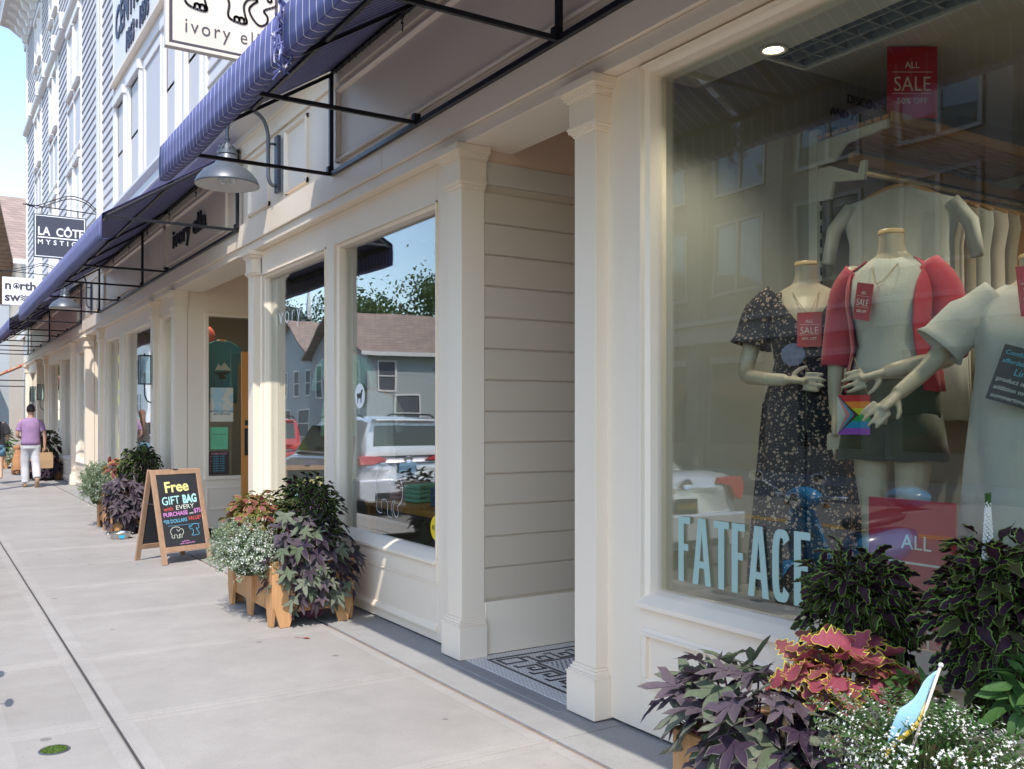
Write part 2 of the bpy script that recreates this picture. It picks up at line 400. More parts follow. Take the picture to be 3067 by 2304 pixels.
# the pair of windows left of the entry, then each bay further along
WIN = [(5.46, 7.27), (7.46, 9.23), (13.0, 13.96), (14.3, 16.62), (17.1, 18.5), (20.8, 22.4), (22.95, 24.9), (25.25, 27.5), (30.1, 32.9)]
edges = [5.18]
for i, (a, c) in enumerate(WIN):
    shop_window(a, c, .55, 2.905, XW)
    bx('lintel_board', PAINT, BLD, XW, XW+.15, a, c, 2.906, 3.138, .002)
    stall_riser(a, c, .519, False)
for a, c in ((5.18,5.46),(7.27,7.46),(9.23,9.246),(12.87,13.0),(13.96,14.3),(16.62,17.1),(18.5,18.76),(20.68,20.8),(22.4,22.95),(24.9,25.25),(27.5,27.9),(29.98,30.1),(32.9,33.6)):
    wall_strip(a, c)

# fascia: lower band, main band, framed sign panels
def fascia():
    f = part('fascia', BLD)
    MB().prism([(2.775,3.14),(2.775,3.218),(3.0,3.218),(3.0,3.14)], 'y', -3, 33.6).build('lower_band', PAINT, f, bevel=.003)
    for a, c in ((-3.0,1.9),(1.903,6.1),(6.103,10.9),(10.903,16.2),(16.203,21.9),(21.903,28),(28.003,33.6)):
        bx('main_band', PAINT, f, 2.752, 3.0, a, c, 3.2215, 3.44, .003)
    bx('field', PAINT, f, 2.80, 3.0, -3, 33.6, 3.4405, 4.34)
    bx('upper_rail', PAINT, f, 2.775, 2.8, -3, 33.6, 4.13, 4.34, .003)
    def panel(y0, y1, z0=3.50, z1=4.085):
        q = part('sign_panel', f)
        s = [(2.80,0),(2.778,0),(2.770,.010),(2.770,.022),(2.784,.034),(2.80,.038)]
        for (yy, sg) in ((y0, 1), (y1, -1)):
            MB().prism([(x, yy+sg*o) for x, o in s], 'z', z0, z1).build('panel_moulding', PAINT2, q)
        MB().prism([(x, z0+o) for x, o in s], 'y', y0, y1).build('panel_moulding', PAINT2, q)
        MB().prism([(x, z1-o) for x, o in s], 'y', y0, y1).build('panel_moulding', PAINT2, q)
    for a, c in ((-2.5,1.8),(2.0,7.04),(7.71,8.29),(8.75,9.4),(10.2,13.15),(13.3,18.2),(18.9,19.4),(19.8,20.4),(21.6,26.4),(26.6,31.6)): panel(a, c)
    return f
fascia()
# cornice above the shopfronts
profile_y('cornice', [(2.80,4.30),(2.775,4.32),(2.76,4.345),(2.60,4.36),(2.60,4.375),(2.44,4.385),(2.425,4.40),(2.425,4.50),(2.40,4.52),(2.37,4.56),(2.37,4.60),(2.88,4.66),(3.0,4.66),(3.0,4.30)], -3, 33.6, WHITE, BLD)
bx('cornice_bead', PAINT2, BLD, 2.765, 2.799, -3, 33.6, 4.272, 4.30, .004)

# recessed entries
def entry(y0, y1, depth=4.6):
    e = part('entry', BLD)
    bx('soffit', PAINT, e, 2.79, 3.15, y0, y1, 3.1395, 3.46)
    bx('ceiling', CEILP, e, 3.15, depth, y0, y1, 3.40, 3.46)
    return e
e1 = entry(3.833, 5.005)
bw = part('boarded_wall', BLD)
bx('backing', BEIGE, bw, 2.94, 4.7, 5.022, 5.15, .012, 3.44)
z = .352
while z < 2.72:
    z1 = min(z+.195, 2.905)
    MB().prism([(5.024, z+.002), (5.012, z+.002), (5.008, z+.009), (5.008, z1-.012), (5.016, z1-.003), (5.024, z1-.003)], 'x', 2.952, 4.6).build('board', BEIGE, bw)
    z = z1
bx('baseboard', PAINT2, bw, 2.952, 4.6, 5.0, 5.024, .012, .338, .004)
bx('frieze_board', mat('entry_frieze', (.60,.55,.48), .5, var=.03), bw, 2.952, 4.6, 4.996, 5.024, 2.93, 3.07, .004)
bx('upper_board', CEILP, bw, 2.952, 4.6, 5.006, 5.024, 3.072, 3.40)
bx('side_wall', PAINT, BLD, 2.86, 4.7, 3.70, 3.82, .012, 3.44)
dk = mat('dark_entry_paint', (.10,.09,.08), .5)
d1 = part('shop_door', BLD)
bx('frame', dk, d1, 4.55, 4.62, 3.83, 5.0, 0, 3.4); 
e2 = entry(9.415, 12.69, 5.0)
bx('entry_back_wall', PAINT, BLD, 4.9, 5.0, 9.3, 12.7, 0, 3.44)
bx('side_wall', PAINT, BLD, 2.86, 5.0, 9.2, 9.40, .012, 3.44)
for y0, y1 in ((18.93, 20.5), (28.08, 29.8)):
    entry(y0, y1, 4.2); bx('entry_back_wall', PAINT, BLD, 4.1, 4.2, y0, y1, 0, 3.44)
    bx('side_wall', PAINT, BLD, 2.955, 4.2, y1+.012, y1+.1, 0, 3.44)
    dd = part('shop_door', BLD); bx('leaf', OAK, dd, 4.03, 4.09, y0+.3, y0+1.2, .02, 2.3); bx('pane', dk, dd, 4.02, 4.032, y0+.42, y0+1.08, .9, 2.15)

# mosaic floor of the near entry with a Greek-key border
def tile_mat(name, a, b, scale):
    m, k = newmat(name, .45); v = k.obj()
    br = k.new('TexBrick'); br.offset = 0.5; k.put(br, Scale=scale, Mortar_Size=.06, Brick_Width=.5, Row_Height=.5)
    br.inputs['Color1'].default_value = (*a, 1); br.inputs['Color2'].default_value = (*[x*.9 for x in a], 1); br.inputs['Mortar'].default_value = (*b, 1)
    k.l.new(v, br.inputs['Vector']); k.l.new(br.outputs['Color'], k.p.inputs['Base Color']); k.bump(br.outputs['Fac'], -.3, .002)
    return m
TILE = tile_mat('pale_mosaic', (.80,.79,.76), (.45,.44,.42), 22)
TILE2 = tile_mat('dotted_mosaic', (.78,.78,.78), (.45,.44,.44), 30)
KEY = mat('black_mosaic', (.025,.025,.03), .4, var=.3, vscale=60)
FL = part('entry_floor', BLD)
bx('mosaic_field', TILE, FL, 2.80, 4.6, 3.66, 5.0, -.02, .010)
def bar(b, x0, x1, y0, y1): b.box(min(x0,x1), max(x0,x1), min(y0,y1), max(y0,y1), .006, .0125)
kx0, ky1 = 2.905, 4.905        # outer corner of the dark border
t = .017
b = MB(); bar(b, kx0, 4.5, ky1-t, ky1); bar(b, kx0, kx0+t, 3.7, ky1-t)
band = .215
bar(b, kx0+band, 4.5, ky1-band-t, ky1-band); bar(b, kx0+band, kx0+band+t, 3.7, ky1-band-t); b.build('border_line', KEY, FL)
def key_unit(b, P):   # P maps (along, across) to floor coordinates; one hook of the meander
    segs = [((0,.02),(0,.145)), ((0,.145),(.10,.145)), ((.10,.145),(.10,.062)), ((.045,.062),(.10,.062)), ((.045,.062),(.045,.098)), ((0,.02),(-.035,.02))]
    for p, q in segs:
        a = (min(p[0],q[0])-t/2, min(p[1],q[1])-t/2); c = (max(p[0],q[0])+t/2, max(p[1],q[1])+t/2)
        x0, y0 = P(*a); x1, y1 = P(*c); bar(b, x0, x1, y0, y1)
b = MB()
for i in range(6):
    o = ky1 - .25 - i*.165; key_unit(b, lambda a, c: (kx0+.028+.02+c, o-a))
for i in range(9):
    o = kx0 + .25 + i*.165; key_unit(b, lambda a, c: (o+a, ky1-.028-.02-c))
b.build('key_pattern', KEY, FL)
b = MB()
for (x0,x1,y0,y1) in ((.04,.2,.04,.057),(.04,.057,.04,.16),(.04,.2,.143,.16),(.183,.2,.04,.16)): bar(b, kx0+x0-.0, kx0+x1, ky1-y0, ky1-y1)
b.build('corner_square', KEY, FL)
bx('dotted_centre', TILE2, FL, kx0+band+t, 4.5, 3.7, ky1-band-t, .002, .0105)
b = MB()
for i in range(44):
    for j in range(30):
        x = kx0+band+.05+i*.032+(j % 2)*.016; y = ky1-band-.05-j*.028
        if x < 4.3 and y > 3.72: bar(b, x, x+.009, y, y+.009)
stuff(b.build('mosaic_dot', KEY, FL, recalc=False))
bx('threshold', CONC2, FL, 2.70, 2.80, 3.86, 4.98, -.02, .006, .003)
# ------------------------------------------------------------------ upper floors
XU = 2.88
def sash_window(y0, y1, z0, z1, mid, xw=XU-.02, name='sash_window', parent=BLD, trim=WHITE):
    w = part(name, parent); t = .075
    b = MB(); b.box(xw-.02, xw+.12, y0-t, y0, z0-.04, z1); b.box(xw-.02, xw+.12, y1, y1+t, z0-.04, z1)
    b.box(xw-.05, xw+.12, y0-t-.02, y1+t+.02, z1, z1+.14); b.box(xw-.06, xw+.12, y0-t-.02, y1+t+.02, z0-.10, z0-.04); b.build('frame', trim, w, bevel=.004)
    b = MB()
    for (a, c, x) in ((mid, z1, xw+.03), (z0-.04, mid+.02, xw+.06)):
        b.box(x, x+.03, y0, y0+.045, a, c); b.box(x, x+.03, y1-.045, y1, a, c); b.box(x, x+.03, y0+.045, y1-.045, a, a+.05); b.box(x, x+.03, y0+.045, y1-.045, c-.045, c)
    ym = (y0+y1)/2; b.box(xw+.035, xw+.055, ym-.012, ym+.012, mid+.05, z1-.045); b.box(xw+.065, xw+.085, ym-.012, ym+.012, z0+.01, mid-.03)
    b.build('sash', trim, w, bevel=.003)
    bx('pane', GLASS2, w, xw+.042, xw+.046, y0+.04, y1-.04, mid+.04, z1-.04)
    bx('pane', GLASS2, w, xw+.072, xw+.076, y0+.04, y1-.04, z0, mid)
    bx('blind', BLIND, w, xw+.112, xw+.118, y0, y1, z0-.04, z1)
    return w
BLIND = mat('window_dark', (.10,.11,.13), .6, var=.3, vscale=1)
def clapboards(name, y0, y1, z0, z1, openings=(), xw=XU, step=.18, parent=BLD):
    """each board is cut where a window stands"""
    w = part(name, parent); z = z0; bx('sheathing', CLAP, w, xw+.02, xw+.1, y0, y1, z0, z1)
    while z < z1-.02:
        zt = min(z+step, z1); spans = [(y0, y1)]
        for (a, c, za, zb) in openings:
            if z < zb-.01 and zt > za+.01:
                ns = []
                for s, e in spans:
                    if c <= s or a >= e: ns.append((s, e)); continue
                    if s < a: ns.append((s, a))
                    if c < e: ns.append((c, e))
                spans = ns
        for s, e in spans:
            if e-s > .03: MB().prism([(xw-.028, z), (xw-.028, z+.012), (xw-.004, zt), (xw+.025, zt), (xw+.025, z)], 'y', s, e).build('clapboard', CLAP, w, recalc=True)
        z = zt
    return w
bx('upper_core', BLACK, BLD, 3.02, 9.0, -3, 33.5, 4.5, 14.2)          # keeps the floors behind the windows dark
# the panelled bay above the shop sign
bay = part('panelled_bay', BLD)
Y0, Y1 = 11.3, 17.6
bx('wall_panel', CLAP, bay, XU+.0, XU+.05, Y0, Y1, 4.66, 12)
bx('base_band', WHITE, bay, XU-.04, XU+.04, Y0, Y1, 4.664, 4.95, .004)
bx('frieze', WHITE, bay, XU-.03, XU+.04, Y0, Y1, 7.0, 7.2, .004)
for a, c in ((Y1-.07, Y1+.01), (Y0-.01, Y0+.10)): bx('corner_stile', WHITE, bay, XU-.05, XU+.04, a, c, 4.66, 12, .004)
WB = [(16.62,17.42),(15.32,16.2),(12.86,13.6),(11.57,12.35)]
for a, c in WB: sash_window(a+.03, c-.03, 5.06, 6.86, 5.98, XU-.03, parent=bay)
for a, c in ((13.85,15.05),(16.3,16.5),(12.45,12.75)):
    p = part('sunk_panel', bay)
    b = MB(); b.box(XU-.025, XU+.01, a, a+.06, 5.0, 6.9); b.box(XU-.025, XU+.01, c-.06, c, 5.0, 6.9); b.box(XU-.025, XU+.01, a+.06, c-.06, 5.0, 5.12); b.box(XU-.025, XU+.01, a+.06, c-.06, 6.78, 6.9)
    b.build('stile', WHITE, p, bevel=.006)
sg = thing('wall_sign', 'large white wall sign lettered CENTRAL HALL high on the facade', 'sign', (0,0,0))
bx('board', WHITE, sg, XU-.05, XU-.01, Y0+.15, Y1-.12, 7.26, 9.3, .004)
b = MB(); b.box(XU-.12, XU-.01, Y0+.1, Y1-.09, 7.2, 7.26); b.box(XU-.12, XU-.01, Y0+.1, Y1-.09, 9.3, 9.36); b.build('frame', PAINT2, sg, bevel=.006)
NAVY = mat('navy_lettering', (.02,.025,.06), .5)
islands(text('CENTRAL HALL', (XU-.061, 17.28, 7.93), FACE_X, .75, NAVY, 'lettering', sg, .01, .012, .82, .12))
islands(text('1863 • 1893', (XU-.061, 16.35, 7.44), FACE_X, .45, NAVY, 'lettering', sg, .01, .008, .85, .12))
# clapboard right of the bay (above the near awning), then the tall end of the building
clapboards('clapboard_wall', 3.0, Y0-.01, 4.66, 9.5, [(8.2,9.1,5.0,7.0)])
sash_window(8.25, 9.05, 5.1, 6.86, 5.98, XU-.03)
PAIRS = [(21.55,23.75),(25.5,27.4),(29.25,31.1)]
op = []
for a, c in PAIRS: op += [(a, c, 5.0, 10.45), (a, c, 11.45, 13.3)]
clapboards('clapboard_wall', Y1+.01, 18.93, 4.66, 13.4)
clapboards('clapboard_wall', 19.49, 33.45, 4.66, 13.4, op)
cb = part('corner_board', BLD)
for a, c, x in ((18.93,19.17,.05),(19.17,19.25,.02),(19.25,19.49,.05)): bx('stile', WHITE, cb, XU-x, XU+.05, a, c, 4.66, 13.7, .006)
bx('corner_board', WHITE, BLD, XU-.06, XU+.4, 33.45, 33.66, 4.66, 13.7, .006)
bx('end_wall', CLAP, BLD, XU+.05, 9.2, 33.45, 33.6, 0, 14)
for a, c in PAIRS:
    g = part('window_group', BLD); m = (a+c)/2
    bx('surround', WHITE, g, XU-.01, XU+.03, a, c, 5.0, 10.45); bx('surround', WHITE, g, XU-.01, XU+.03, a, c, 11.45, 13.3)
    for q in (a, c-.10, m-.05): bx('stile', WHITE, g, XU-.045, XU-.01, q, q+.10, 5.0, 10.45, .004); bx('stile', WHITE, g, XU-.045, XU-.01, q, q+.10, 11.45, 13.3, .004)
    for (ya, yb) in ((a+.18, m-.13), (m+.13, c-.18)):
        sash_window(ya, yb, 8.8, 10.15, 9.33, XU-.045); sash_window(ya, yb, 5.15, 7.0, 6.1, XU-.045); sash_window(ya, yb, 11.75, 13.0, 12.35, XU-.045)
        for (z0, z1) in ((7.35, 8.45),):
            p = part('spandrel_panel', g); bx('field', CLAP, p, XU-.02, XU-.009, ya-.05, yb+.05, z0, z1)
            for (z2, z3) in ((z0-.06, z0), (z1, z1+.06)): bx('rail', WHITE, p, XU-.06, XU-.008, ya-.09, yb+.09, z2, z3, .004)
bn = part('belt_course', BLD)
segs = [19.49] 
b = MB().prism([(XU-.02,10.42),(XU-.14,10.48),(XU-.16,10.52),(XU-.16,10.60),(XU-.10,10.66),(XU-.02,10.70)], 'y', 19.2, 33.66); b.build('band', WHITE, bn)
for y in (23.85, 25.4, 27.5, 29.15, 31.2): bx('block', WHITE, bn, XU-.20, XU, y-.08, y+.08, 10.44, 10.82, .005)
cr = part('main_cornice', BLD)
MB().prism([(XU+.1,13.4),(XU-.06,13.4),(XU-.08,13.75),(XU-.5,14.05),(XU-.75,14.1),(XU-.78,14.4),(XU-.9,14.55),(XU+.1,14.6)], 'y', 17.6, 34.3).build('crown', mat('cornice_stone', (.62,.60,.60), .6), cr)
for i in range(21):
    y = 19.6+i*.7
    MB().prism([(XU-.05,13.42),(XU-.16,13.46),(XU-.2,13.62),(XU-.32,13.72),(XU-.38,13.9),(XU-.62,14.0),(XU-.62,14.1),(XU-.05,14.1)], 'y', y-.08, y+.08).build('bracket', WHITE, cr)
bx('roof', BLACK, BLD, 2.9, 9.2, -3, 33.6, 14.2, 14.3)

# ------------------------------------------------------------------ awnings
def cloth_mat():
    m, k = newmat('pinstripe_canvas', .8); v = k.obj(); s = k.new('SeparateXYZ'); k.l.new(v, s.inputs[0])
    f = k.math('FRACT', k.math('MULTIPLY', s.outputs['Y'], 1/.088)); st = k.math('LESS_THAN', f, .085)
    nz = k.noise(v, 2.2, 5, .6); base = k.mix(nz, (.075,.085,.225), (.115,.125,.31))
    weave = k.noise(v, 420, 2, .5)
    c = k.mix(st, base, (.62,.60,.66)); k.l.new(c, k.p.inputs['Base Color']); k.bump(weave, .15, .002)
    t = k.new('BsdfTranslucent'); k.l.new(c, t.inputs['Color']); ms = k.new('MixShader'); ms.inputs[0].default_value = .035
    k.l.new(k.p.outputs[0], ms.inputs[1]); k.l.new(t.outputs[0], ms.inputs[2]); k.l.new(ms.outputs[0], k.n['Material Output'].inputs['Surface'])
    return m
CANVAS = cloth_mat()
def awning(y0, y1, label, bars, letters=None, tear=None, near_end=False):
    a = thing('awning', label, 'awning', (0,0,0), group='navy pinstripe awnings along the shopfronts')
    xo, zo, zv, xt, zt = 1.45, 3.42, 3.19, 2.765, 4.24
    # canopy sheet with thickness, sagging a little between the bars
    rr = random.Random(int(y0*10)); cuts = sorted(set([y0, y1] + ([tear-.02, tear+.03] if tear else [])))
    spans = [(cuts[0], cuts[1]), (cuts[2], cuts[3])] if tear else [(y0, y1)]
    for (s, e) in spans:
        n = max(2, int((e-s)/.22)); rows = []; NP = 7
        strips = [[(xt-(xt-xo)*i/NP, zt-(zt-zo)*i/NP) for i in range(NP+1)], [(xo,zo),(xo-.004,zo-.08),(xo-.005,zo-.16),(xo,zv)], [(xo,zv),(xo+.03,zv-.004),(xo+.075,zv+.012)]]
        b = MB()
        for si, prof in enumerate(strips):
            rows = []
            for j in range(n+1):
                y = s+(e-s)*j/n; row = []; w1 = .005*math.sin(y*2.3)+.003*math.sin(y*6.1+1)
                for i, (x, z) in enumerate(prof):
                    sag = -.014*math.sin(math.pi*i/NP)*(.5+.5*math.sin(y*3.1)) if si == 0 else 0
                    low = (i/3 if si == 1 else 1 if si == 2 else 0)
                    row.append((x+w1*low, y, z+sag+.004*low*math.sin(y*1.7)))
                rows.append(row)
            b.rings(rows, close=False)
        c = b.build('canopy', CANVAS, a, smooth=True, recalc=False); c.modifiers.new('t', 'SOLIDIFY').thickness = .004
    if tear:                                  # the seam only gapes near the front edge
        up = [(xt+.0-(xt-1.80)*i/4, zt-(zt-zo)*(xt-(xt-(xt-1.80)*i/4))/(xt-xo)) for i in range(5)]
        MB().rings([[(x, tear-.03, z+.004) for x, z in up], [(x, tear+.04, z+.004) for x, z in up]], close=False).build('seam_patch', CANVAS, a, recalc=False)
    # steel frame: wall rails, outer rail, rafters, horizontal stays
    f = .016
    def rod(name, p, q, r=f):
        p, q = Vector(p), Vector(q); d = (q-p).normalized(); u = Vector((0,1,0)) if abs(d.y) < .9 else Vector((0,0,1)); w = d.cross(u).normalized()*r; u = u*r
        MB().rings([[p+w+u, p-w+u, p-w-u, p+w-u], [q+w+u, q-w+u, q-w-u, q+w-u]]).build(name, DARKMETAL, a, bevel=.003)
    rod('wall_rail', (2.735, y0+.02, 3.40), (2.735, y1-.02, 3.40)); rod('top_rail', (2.745, y0+.02, zt-.03), (2.745, y1-.02, zt-.03))
    rod('outer_rail', (xo+.03, y0+.02, zo-.02), (xo+.03, y1-.02, zo-.02))
    rod('mid_rail', (2.10, y0+.02, 3.80), (2.10, y1-.02, 3.80), .014)
    for y in bars:
        rod('stay', (xo+.046, y, 3.40), (2.719, y, 3.40), .013); rod('rafter', (xo+.05, y, zo-.012), (2.74, y, zt-.05), .013); 
        bx('foot_bracket', DARKMETAL, a, 2.705, 2.752, y-.012, y+.03, 3.416, 3.46)
    for y in ([y0+.02, y1-.02] + ([bars[len(bars)//2]] if len(bars) > 3 else [])): rod('post', (2.735, y, 3.417), (2.735, y, zt-.047))
    # lacing cord that ties the canvas to the top rail
    b = MB(); y = y0+.1
    while y < y1-.1:
        b.tube([(2.76, y, zt-.005), (2.715, y+.05, zt-.05), (2.75, y+.1, zt-.06), (2.755, y+.11, zt-.005)], .004, 5); y += .13
    for q in range(int((y1-y0)/1.4)):
        yy = y0+.3+q*1.4; b.tube([(2.735, yy, zt-.05), (2.72, yy+.015, zt-.12), (2.74, yy+.03, zt-.10), (2.725, yy+.01, zt-.17)], .005, 5)
    stuff(b.build('lacing', DARKMETAL, a))
    if letters: text(letters[0], (xo-.028, letters[1], zv+.055), FACE_X, .20, WHITEP, 'lettering', a, .001, .004, 1)
    return a
a1 = awning(-3.0, 7.045, 'navy pinstripe awning overhead, nearest and largest, with a torn seam', [-2.2, .6, 2.2, 3.9, 5.5, 7.025], tear=4.35)
rgcloth = random.Random(9)
b = MB()                                      # frayed canvas hanging from the torn seam
for i in range(34):
    y = 4.35+rgcloth.uniform(-.05,.06); z = rgcloth.uniform(3.2,3.6); L = rgcloth.uniform(.05,.16)
    b.tube([(1.43, y, z), (1.45+rgcloth.uniform(-.03,.05), y+rgcloth.uniform(-.03,.03), z-L*.5), (1.44+rgcloth.uniform(-.03,.06), y+rgcloth.uniform(-.04,.04), z-L)], .006, 4)
fr = b.build('frayed_edge', CANVAS, a1); stuff(fr)
awning(9.60, 18.46, 'navy pinstripe awning over the ivory ella letters, second from the camera', [9.62, 12.85, 14.5, 16.4, 18.44])
awning(20.7, 31.9, 'farthest navy pinstripe awning with white letters on its valance', [20.72, 22.8, 24.4, 26.3, 28.2, 30.1, 31.88], letters=('north swell', 29.5))

# raised letters under the second awning
lt = thing('shop_letters', 'black raised ivory ella letters on the fascia under the awning', 'lettering', (0,0,0))
islands(text('ivory ella', (2.79, 12.77, 3.70), FACE_X, .33, BLACK, 'letters', lt, .012, .004, width=1.68, spacing=1.05))
for y in (10.4, 14.0): pass

# ------------------------------------------------------------------ gooseneck lamps
def barn_lamp(y, label):
    L = thing('barn_lamp', label, 'lamp', (2.30, y, 0), group='galvanised gooseneck lamps between the awnings')
    bx('wall_plate', SLATE, L, .44, .475, -.045, .045, 3.54, 4.06, .004)
    arc = [(.44,0,3.60),(.40,0,3.61),(.375,0,3.66),(.37,0,3.74),(.37,0,4.0),(.365,0,4.08),(.33,0,4.18),(.26,0,4.24),(.17,0,4.25),(.08,0,4.22),(.02,0,4.14),(0,0,4.04),(0,0,3.95)]
    MB().tube(smooth_path(arc, 4), .017, 10).build('arm', GALV, L, smooth=True)
    MB().tube([(.37,0,3.98),(.44,0,3.98)], .011, 8).build('strut', GALV, L, smooth=True)
    MB().lathe([(.018,3.97),(.026,3.965),(.026,3.955),(.02,3.95),(.022,3.93),(.028,3.925),(.028,3.915),(.03,3.91),(.055,3.90),(.062,3.86),(.085,3.85),(.088,3.82),(.08,3.815)], n=28).build('socket', GALV, L, smooth=True, auto=30)
    b = MB()
    for k in range(8):
        q = k*math.pi/4; c, s_ = math.cos(q), math.sin(q); b.tube([(.03*c,.03*s_,3.915),(.066*c,.066*s_,3.90),(.08*c,.08*s_,3.85)], .006, 5)
    b.build('socket_rib', GALV, L, smooth=True)
    out = [(.08,3.815),(.085,3.80),(.105,3.74),(.15,3.705),(.205,3.67),(.255,3.61),(.277,3.565),(.281,3.548)]
    inn = [(.275,3.548),(.25,3.60),(.20,3.655),(.14,3.69),(.09,3.73),(.05,3.74)]
    MB().lathe(out+[inn[0]], n=40, mi=0).build('shade', GALV, L, smooth=True)
    MB().lathe(inn, n=40).build('reflector', LAMPIN, L, smooth=True)
    bm = MB().lathe([(.003,3.55),(.05,3.56),(.085,3.60),(.095,3.65),(.08,3.70),(.05,3.72)], n=20).build('globe', GLASS2, L, smooth=True)
    MB().lathe([(.002,3.585),(.025,3.60),(.03,3.63),(.018,3.68),(.014,3.71)], n=14).build('bulb', mat('bulb_frost', (.8,.72,.62), .4), L, smooth=True)
    return L
barn_lamp(8.41, 'grey gooseneck barn lamp hanging between the two nearest awnings')
barn_lamp(19.55, 'small far gooseneck barn lamp beyond the ivory ella letters')

# ------------------------------------------------------------------ lanterns on the pilasters
def lantern(y, label):
    L = thing('wall_lantern', label, 'lantern', (2.775, y, 0), group='black wall lanterns on the pilasters')
    b = MB()
    for x in (-.16, -.02):
        for yy in (-.07, .07): b.box(x-.006, x+.006, yy-.006, yy+.006, 1.96, 2.36)
    for z in (1.955, 2.36): 
        b.box(-.17, -.01, -.08, .08, z, z+.014)
    b.box(-.10, -.08, -.01, .01, 2.374, 2.40)
    b.build('cage', BLACK, L, bevel=.002)
    MB().tube(smooth_path([(0,0,1.70),(-.05,0,1.72),(-.085,0,1.80),(-.09,0,1.90),(-.09,0,1.955)], 4), .009, 8).build('bracket', BLACK, L, smooth=True)
    b = MB()
    b.box(-.155,-.153,-.063,.063,1.972,2.358); b.box(-.027,-.025,-.063,.063,1.972,2.358); b.box(-.152,-.028,-.068,-.066,1.972,2.358); b.box(-.152,-.028,.066,.068,1.972,2.358)
    b.build('pane', GLASS2, L)
    bx('candle', LAMPIN, L, -.105, -.075, -.015, .015, 1.97, 2.12)
    return L
lantern(14.09, 'black box lantern on the pilaster right of the twin windows')
lantern(27.99, 'tiny black lantern on a far pilaster beyond the walking man')
lantern(29.89, 'farthest tiny black lantern near the building corner')

# ------------------------------------------------------------------ hanging signs
def scroll_bracket(S, x0, x1, y, z):
    pth = smooth_path([(x1,y,z+.04),(x1-.15,y,z+.17),(x1-.38,y,z+.22),(x1-.6,y,z+.14),(x0+.12,y,z+.02),(x0,y,z+.0),(x0-.05,y,z+.03)], 5)
    MB().tube(pth, .008, 6).tube([p+Vector((0,0,-.045 if i < len(pth)*.7 else -.01)) for i, p in enumerate(pth)], .008, 6).tube([(x0-.1,y,z+.015),(x1,y,z-.03)], .009, 6).build('scroll_bracket', DARKMETAL, S, smooth=True)
    bx('wall_block', WHITE, S, x1, x1+.1, y-.05, y+.05, z-.15, z+.45, .006)
s1 = thing('hanging_sign', 'square cream hanging sign with an outlined elephant and ivory ella lettering', 'sign', (0,0,0))
sy = 8.02; sx0, sx1, sz0, sz1 = 1.69, 2.66, 4.535, 5.50
IVORY = mat('sign_ivory', (.66,.60,.52), .5, var=.06, vscale=9, bump=.3, bscale=12, stretch=(.3,1,8))
INK = mat('engraved_ink', (.06,.05,.065), .6)
bx('board', IVORY, s1, sx0+.045, sx1-.045, sy, sy+.05, sz0+.045, sz1-.045)
b = MB()
for (a,c,d,e) in ((sx0,sx0+.03,sz0,sz1),(sx1-.03,sx1,sz0,sz1),(sx0+.03,sx1-.03,sz0,sz0+.03),(sx0+.03,sx1-.03,sz1-.03,sz1)): b.box(a,c,sy-.012,sy+.06,d,e)
b.build('rim', IVORY, s1, bevel=.004)
b = MB()
for (a,c,d,e) in ((sx0+.03,sx0+.055,sz0+.03,sz1-.03),(sx1-.055,sx1-.03,sz0+.03,sz1-.03),(sx0+.055,sx1-.055,sz0+.03,sz0+.055),(sx0+.055,sx1-.055,sz1-.055,sz1-.03)): b.box(a,c,sy-.004,sy+.05,d,e)
b.build('border', INK, s1)
text('ivory ella', (sx0+.15, sy-.001, sz0+.145), FACE_Y, .17, INK, 'lettering', s1, .004, -.001, .88, spacing=1.25)
ele = smooth_path([(.52,.66),(.60,.55),(.68,.56),(.74,.64),(.86,.66),(.95,.56),(.955,.42),(.90,.33),(.80,.27),(.83,.22),(.82,.16),(.76,.13),(.70,.18),(.67,.25),(.70,.30),(.74,.335),(.72,.35),(.66,.33),(.625,.27),(.635,.19),(.65,.14),(.62,.115),(.52,.13),(.49,.17),(.50,.26),(.47,.32),(.40,.345),(.31,.33),(.29,.28),(.305,.21),(.315,.175),(.29,.15),(.18,.165),(.135,.21),(.14,.30),(.15,.37),(.11,.43),(.08,.55),(.14,.70),(.28,.80),(.46,.82),(.62,.80),(.74,.74)], 4)
toes = [smooth_path([(cx_-.02,.165+dz),(cx_-.02,.19+dz),(cx_,.20+dz),(cx_+.02,.19+dz),(cx_+.02,.165+dz)], 3) for cx_, dz in ((.235,.0),(.275,.0),(.565,-.035),(.605,-.035))]
eye = [smooth_path([(.80,.44),(.835,.36),(.865,.365),(.85,.41)], 3, True), [(.85,.54),(.855,.52)]]
strokes([[(p[0], p[1]) for p in L] for L in [ele]+toes+eye], (sx0+.02, sy-.0005, sz0+.20), FACE_Y, .018, INK, 'elephant_outline', s1, lift=.006)
scroll_bracket(s1, sx0+.05, 2.78, sy+.025, sz1+.10)
s2 = thing('hanging_sign', 'dark slate hanging sign reading LA COTE MYSTIC on a scroll bracket', 'sign', (0,0,0))
y = 16.6; x0, x1, z0, z1 = 1.50, 2.265, 4.03, 4.72
bx('board', SLATE, s2, x0, x1, y, y+.04, z0, z1, .003)
b = MB(); e = .018
for (a,c,d,f_) in ((x0+e,x1-e,z0+e,z0+e+.012),(x0+e,x1-e,z1-e-.012,z1-e),(x0+e,x0+e+.012,z0+e+.012,z1-e-.012),(x1-e-.012,x1-e,z0+e+.012,z1-e-.012)): b.box(a,c,y-.004,y,d,f_)
b.build('border', WHITEP, s2)
text('LA  CÔTE', (x0+.055, y-.003, z0+.36), FACE_Y, .185, WHITEP, 'lettering', s2, .003, .004, .84)
bx('rule', WHITEP, s2, x0+.055, x1-.045, y-.004, y, z0+.315, z0+.335)
